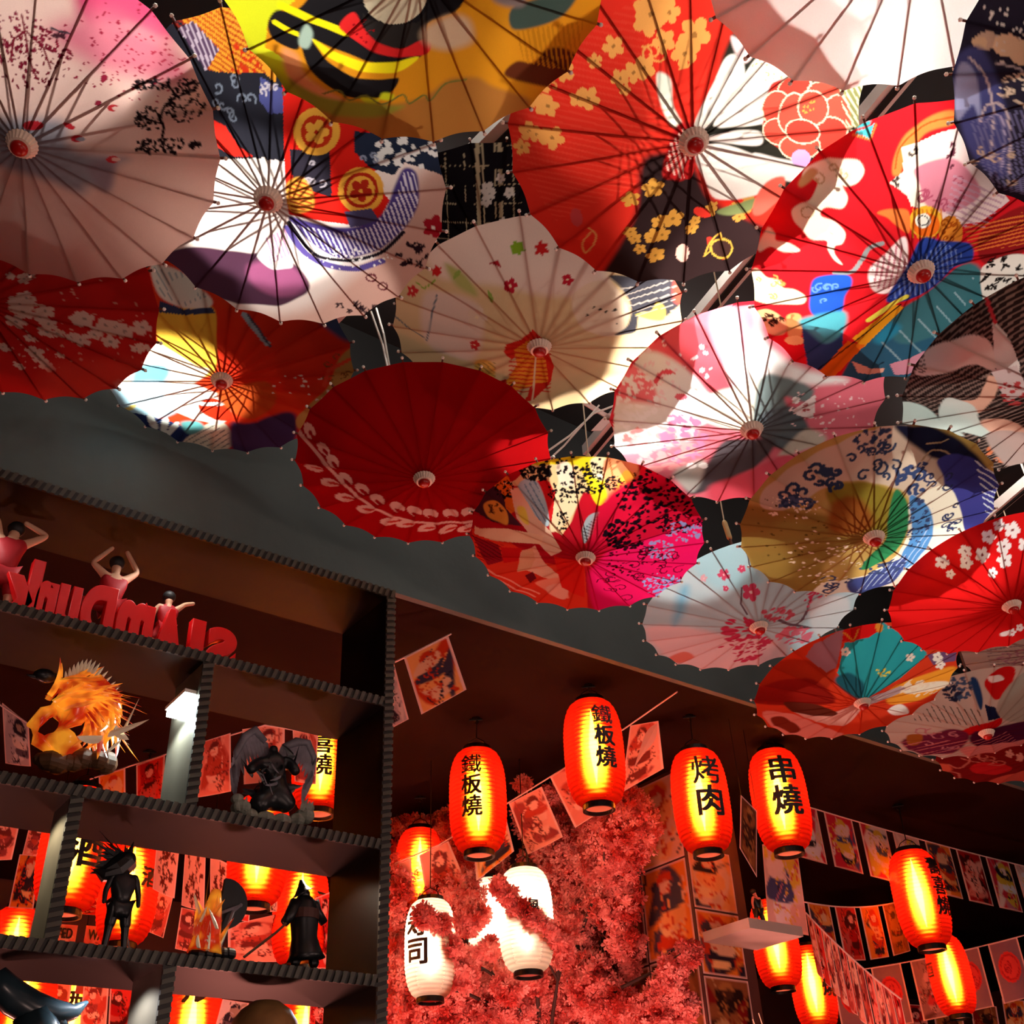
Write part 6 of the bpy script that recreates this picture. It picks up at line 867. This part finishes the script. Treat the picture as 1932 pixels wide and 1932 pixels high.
# golden flame sculpture
C0 = px_y(150, 1385, SY); fl = empty('flame_sculpture', (C0.x, SY, 2.474), 'translucent orange flame sculpture with pale spikes on a brown rock', 'sculpture'); B0 = Vector((C0.x, SY, 2.474))
rr = random.Random(3)
def lp(px, py, dy=0): return px_y(px, py, SY+dy)-B0
b = MB()
path = [lp(130, 1425), lp(110, 1390), lp(125, 1350), lp(150, 1315), lp(180, 1305), lp(205, 1325), lp(215, 1355)]; b.tube(path, [.036, .040, .046, .05, .046, .036, .022], 14)
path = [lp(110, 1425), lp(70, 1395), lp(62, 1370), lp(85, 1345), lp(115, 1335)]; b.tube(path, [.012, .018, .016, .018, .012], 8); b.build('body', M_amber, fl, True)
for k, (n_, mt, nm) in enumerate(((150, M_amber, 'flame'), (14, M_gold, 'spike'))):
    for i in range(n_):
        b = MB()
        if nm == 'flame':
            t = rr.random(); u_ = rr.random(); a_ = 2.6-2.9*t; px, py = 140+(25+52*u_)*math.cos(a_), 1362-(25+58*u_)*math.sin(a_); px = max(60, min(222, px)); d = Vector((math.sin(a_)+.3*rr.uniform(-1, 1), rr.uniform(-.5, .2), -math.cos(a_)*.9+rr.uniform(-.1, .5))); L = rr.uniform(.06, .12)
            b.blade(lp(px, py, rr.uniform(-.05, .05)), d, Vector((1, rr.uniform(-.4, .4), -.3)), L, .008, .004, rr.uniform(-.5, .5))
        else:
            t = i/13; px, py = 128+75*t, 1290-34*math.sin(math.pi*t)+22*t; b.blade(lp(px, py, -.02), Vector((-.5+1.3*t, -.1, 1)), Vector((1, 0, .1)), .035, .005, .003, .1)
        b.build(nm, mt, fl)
for px, py, L, w_, d in [(205, 1385, .09, .012, (.9, -.3, .35)), (190, 1395, .08, .012, (-.8, -.3, -.35)), (225, 1400, .07, .01, (-.6, -.2, -.8)), (235, 1375, .07, .008, (.2, -.2, .9)), (215, 1375, .05, .012, (.6, -.2, -.6))]:
    b = MB(); b.blade(lp(px, py, -.06), Vector(d), Vector((.3, 0, .9)), L, w_, .004, .2); b.build('spike', M_gold, fl)
b = MB()
for i in range(9): b.ball(lp(80+i*15, 1436+rr.uniform(-6, 6), rr.uniform(-.02, .04)), rr.uniform(.022, .034), 7, (1, 1, rr.uniform(.7, 1.1)))
b.build('rock_base', M_brown, fl)
b = MB(); q = lp(85, 1275); b.ball(q, .022, 8, (1.3, .8, .8)); b.blade(q, Vector((-1, 0, -.5)), Vector((0, 0, 1)), .05, .008, .006, .3); b.blade(q, Vector((1, 0, .2)), Vector((0, 0, 1)), .05, .012, .006, -.2); b.build('dark_rider', M_fdark, fl, True)
# winged dark statue
C1 = px_y(515, 1480, SY); st = empty('winged_statue', (C1.x, SY, 2.474), 'dark statue with two large grey wings on rocks, beside the shelf post', 'sculpture'); B1 = Vector((C1.x, SY, 2.474))
def lq(px, py, dy=0): return px_y(px, py, SY+dy)-B1
for sgn, pts in ((-1, [(500, 1400), (480, 1378), (462, 1390), (446, 1420), (440, 1450), (442, 1478)]), (1, [(535, 1410), (560, 1400), (580, 1402), (592, 1430), (586, 1462), (572, 1490)])):
    b = MB(); P_ = [lq(x, y, .02) for x, y in pts]; b.tube(P_, [.01, .014, .012, .01, .007, .004], 8)
    w = b.build('wing', M_fgrey, st, True)
    for i in range(1, 6):
        for k in range(3):
            f = MB(); p = P_[i-1].lerp(P_[i], k/3); f.blade(p, Vector((-sgn*.25*(1-i/6), -.05, -1)), Vector((1, .1, 0)), .055+.012*(5-i), .010, .002, -sgn*.15); f.build('feather', M_fgrey, w)
sk = [(515, 1500, .034), (517, 1470, .028), (517, 1442, .026), (516, 1420, .010), (516, 1406, .016)]
pts = [(*lq(x, y), r) for x, y, r in sk]; pts += [(*lq(485, 1440, -.02), .018), (*lq(470, 1455, -.05), .014), (*lq(548, 1440, -.02), .018), (*lq(560, 1460, -.05), .014), (*lq(490, 1515, -.03), .03), (*lq(480, 1530, -.03), .022), (*lq(540, 1515, -.03), .03), (*lq(550, 1530, -.03), .022)]
skinned('body', pts, [(0,1),(1,2),(2,3),(3,4),(2,5),(5,6),(2,7),(7,8),(0,9),(9,10),(0,11),(11,12)], M_fdark, st)
b = MB()
for i in range(26):
    a = rr.random()*3.14; b.blade(lq(516+rr.uniform(-40, 40), 1425+rr.uniform(0, 80), -.02), Vector((rr.uniform(-1, 1), -.2, rr.uniform(-.4, .9))), Vector((0, 0, 1)), rr.uniform(.03, .05), .008, .003, rr.uniform(-.4, .4))
b.build('cloak_tatters', M_fdark, st)
b = MB()
for x, y in ((512, 1440), (496, 1460), (530, 1465), (523, 1478), (508, 1478)): b.blade(lq(x, y, -.06), Vector((rr.uniform(-1, 1), 0, -.4)), Vector((0, 0, 1)), .04, .004, .002, .2)
b.build('pale_blades', M_fgrey, st)
b = MB()
for x, y, r in ((455, 1525, .028), (470, 1540, .025), (575, 1540, .028), (560, 1548, .024), (500, 1548, .03), (530, 1552, .03), (448, 1508, .018), (583, 1525, .016)): b.ball(lq(x, y, -.03), r, 7, (1, 1, .8))
for i in range(12): b.blade(lq(rr.choice((450, 462, 570, 582)), 1530, -.05), Vector((rr.uniform(-.5, .5), -.2, 1)), Vector((1, 0, 0)), rr.uniform(.02, .04), .006, .004, .1)
b.build('rock_base', M_rock, st)
# long-haired swordsman figurine
def ex_hair(root, S, j):
    b = MB(); hd = Vector(j['hed'])*S
    for i in range(90):
        b.blade(hd+Vector((rr.uniform(-.04, .05)*S, .02*S, rr.uniform(-.04, .07)*S)), Vector((-rr.uniform(-.3, 1.0), .3, rr.uniform(-.7, .5))), Vector((-.5, 0, .6)), rr.uniform(.12, .34)*S, .040*S, .014*S, rr.uniform(-.1, .35))
    q = [hd+Vector((.05, .02, .10))*S, hd+Vector((.02, .03, .03))*S, hd+Vector((-.08, .04, -.08))*S, hd+Vector((-.20, .04, -.14))*S, hd+Vector((-.32, .04, -.10))*S]; b.tube(q, [.03*S, .11*S, .12*S, .07*S, .01*S], 12)
    b.build('long_hair', M_fdark, root)
    b = MB(); b.tube([Vector((.06, .05, .42))*S, Vector((.2, .04, .02))*S], .008*S, 6); b.tube([Vector((.05, .05, .45))*S, Vector((-.02, .05, .6))*S], .012*S, 6); b.build('sword', M_fgrey, root)
figure('figurine', 'dark figurine with very long spiky hair and a sword, on the fourth board', 240, 1622, 2.128, SY, dict(lf=(-.1, 0, .03), rf=(.1, 0, .03)), M_fdark, M_fdark, M_fdark, extra=ex_hair, h=.245, hs=1.3)
# amber statue with a round dark axe blade
C2 = px_y(395, 1740, SY); am = empty('amber_statue', (C2.x, SY, 2.128), 'amber and gold statue with a round dark axe blade behind its back', 'sculpture'); B2 = Vector((C2.x, SY, 2.128))
def lr(px, py, dy=0): return px_y(px, py, SY+dy)-B2
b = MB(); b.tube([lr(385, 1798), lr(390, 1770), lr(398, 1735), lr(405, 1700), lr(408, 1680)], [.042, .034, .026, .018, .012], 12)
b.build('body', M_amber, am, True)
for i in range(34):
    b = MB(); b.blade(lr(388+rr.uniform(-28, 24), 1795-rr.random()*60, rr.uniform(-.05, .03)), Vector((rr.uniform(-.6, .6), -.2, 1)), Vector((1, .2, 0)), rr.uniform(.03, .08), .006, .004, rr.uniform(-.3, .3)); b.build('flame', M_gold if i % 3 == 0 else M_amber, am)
b = MB(); c_ = lr(425, 1705, .03); ang = [(-1.9+3.6*i/16) for i in range(17)]
b.prism([(c_.x+.058*math.cos(a), c_.z+.062*math.sin(a)) for a in ang], SY*0-.0+.025, .037, lambda x, z, y: (x, y, z)); b.build('axe_blade', M_fdark, am)
b = MB(); b.tube([lr(412, 1795), lr(440, 1720), lr(456, 1706)], .004, 6); b.tube([lr(418, 1722), lr(456, 1708)], .004, 6); b.build('axe_handle', M_fgrey, am)
b = MB()
for x in (372, 388, 404, 420, 430): b.ball(lr(x, 1800), .022, 7, (1, 1, .7))
b.build('rock_base', M_fdark, am)
# cloaked figurine with hat and staff
C3 = px_y(572, 1760, SY); cf = empty('figurine', (C3.x, SY, 2.128), 'cloaked black figurine with a pointed wide hat and a long slanted staff', 'figurine', 'figurines on the shelf'); B3 = Vector((C3.x, SY, 2.128))
def lc(px, py, dy=0): return px_y(px, py, SY+dy)-B3
def rad(px0, px1, py): return (lc(px1, py)-lc(px0, py)).length/2
b = MB(); ct = [lc(568, 1660), lc(570, 1672), lc(572, 1682), lc(573, 1684)]; b.tube(ct, [.004, .012, .022, .034], 16); b.build('hat', M_fdark, cf, True)
b = MB(); b.ball(lc(573, 1688), .017, 10); b.build('head', M_fdark, cf, True)
b = MB(); b.tube([lc(574, 1692), lc(574, 1705), lc(574, 1740), lc(574, 1770), lc(576, 1800), lc(577, 1812)], [.018, .034, .036, .033, .042, .05], 18); b.build('cloak', M_fdark, cf, True)
for sgn, pts in ((-1, [(560, 1702), (545, 1730), (536, 1742)]), (1, [(590, 1702), (598, 1722), (612, 1742)])):
    b = MB(); b.tube([lc(x, y, -.01) for x, y in pts], [.018, .014, .011], 10); b.build('sleeve', M_fdark, cf, True)
b = MB(); b.tube([lc(460, 1806, -.03), lc(520, 1760, -.03), lc(540, 1742, -.03)], .0035, 6); b.build('staff', M_brown, cf); b = MB(); b.ball(lc(557, 1815), .014, 8); b.ball(lc(592, 1817), .014, 8); b.build('boots', M_fdark, cf)
b = MB(); b.lathe([(.038, 0), (.0385, .012), (.038, .024)], 18, tuple(lc(574, 1736))); b.build('sash', mat('sash', '#4c2820', .6), cf)
# lowest bay
M_blue = mat('dark_blue_resin', '#24343c', .25, noise=.3); M_tan = mat('tan_cloth', '#8c6434', .8, noise=.25, nscale=20)
ZB = 1.78
P5 = px_y(80, 1900, SY); bs = empty('creature_sculpture', (P5.x, SY, ZB), 'dark blue curved serpent-like sculpture at the lower left corner', 'sculpture'); B5 = Vector((P5.x, SY, ZB))
def l5(px, py, dy=0): return px_y(px, py, SY+dy)-B5
b = MB(); b.tube([l5(-8, 1836), l5(6, 1862), l5(28, 1884), l5(60, 1903), l5(105, 1914), l5(142, 1908), l5(165, 1890)], [.022, .032, .036, .036, .03, .016, .004], 14); b.build('neck', M_blue, bs, True)
b = MB(); b.tube([l5(60, 1910), l5(75, 1960), l5(80, 2000)], [.04, .05, .06], 14); b.build('trunk', M_blue, bs, True); b = MB(); b.tube([l5(105, 1912), l5(110, 1935), l5(100, 1950)], [.02, .022, .01], 10); b.build('fin', M_blue, bs, True)
b = MB(); b.lathe([(.09, 0), (.1, .01), (.08, .03), (.05, .05)], 16); b.build('base', M_fdark, bs)
P6 = px_y(502, 1905, SY); B6 = Vector((P6.x, SY, ZB)); r6 = rad(440, 562, 1925); H6 = px_y(502, 1885, SY).z-ZB
tn = empty('figurine', B6, 'round tan head of a figurine in the lowest bay near the shelf post', 'figurine', 'figurines on the shelf')
b = MB(); b.ball((0, 0, H6-r6), r6, 20); b.build('head', M_tan, tn, True); b = MB(); b.lathe([(r6*.5, H6-r6*1.8), (r6*.8, H6*.3), (r6*.9, 0)], 20); b.build('body', M_fdark, tn, True)

# figurine on the pillar shelf
zb = A.z+.045
def pf(px, ytop, y, h, label, **k):
    q = at_y(px, ytop, y); return figure('figurine', label, px, ytop, zb, y, k.pop('pose', {}), k.pop('skin'), k.pop('cloth'), k.pop('hair'), h=h, **k)
M_coral = mat('coral_figure', '#e09080', .6)
pf(1420, 1655, YP-.15, .20, 'coral and black figurine leaning on the floating pillar shelf', skin=M_coral, cloth=M_fdark, hair=M_hair, pose=dict(hed=(-.06, 0, .9), lk=(-.14, -.02, .25), rk=(.16, 0, .22), rf=(.24, 0, .03), rt=(.28, -.03, .02)))
b = MB(); 
zb = A.z-.58
def ex_kat(root, S, j):
    b = MB(); b.tube([Vector((-.1, -.05, .5))*S, Vector((-.34, -.05, 1.15))*S], .012*S, 6); b.tube([Vector((.12, -.05, .5))*S, Vector((-.12, -.06, 1.3))*S], .012*S, 6); b.build('blades', M_gold, root)
pf(1430, 1885, YP-.18, .19, 'dark figurine crossing two blades on the lower pillar shelf', skin=M_fdark, cloth=M_fdark, hair=M_fdark, extra=ex_kat)
print('objects', len(bpy.data.objects))
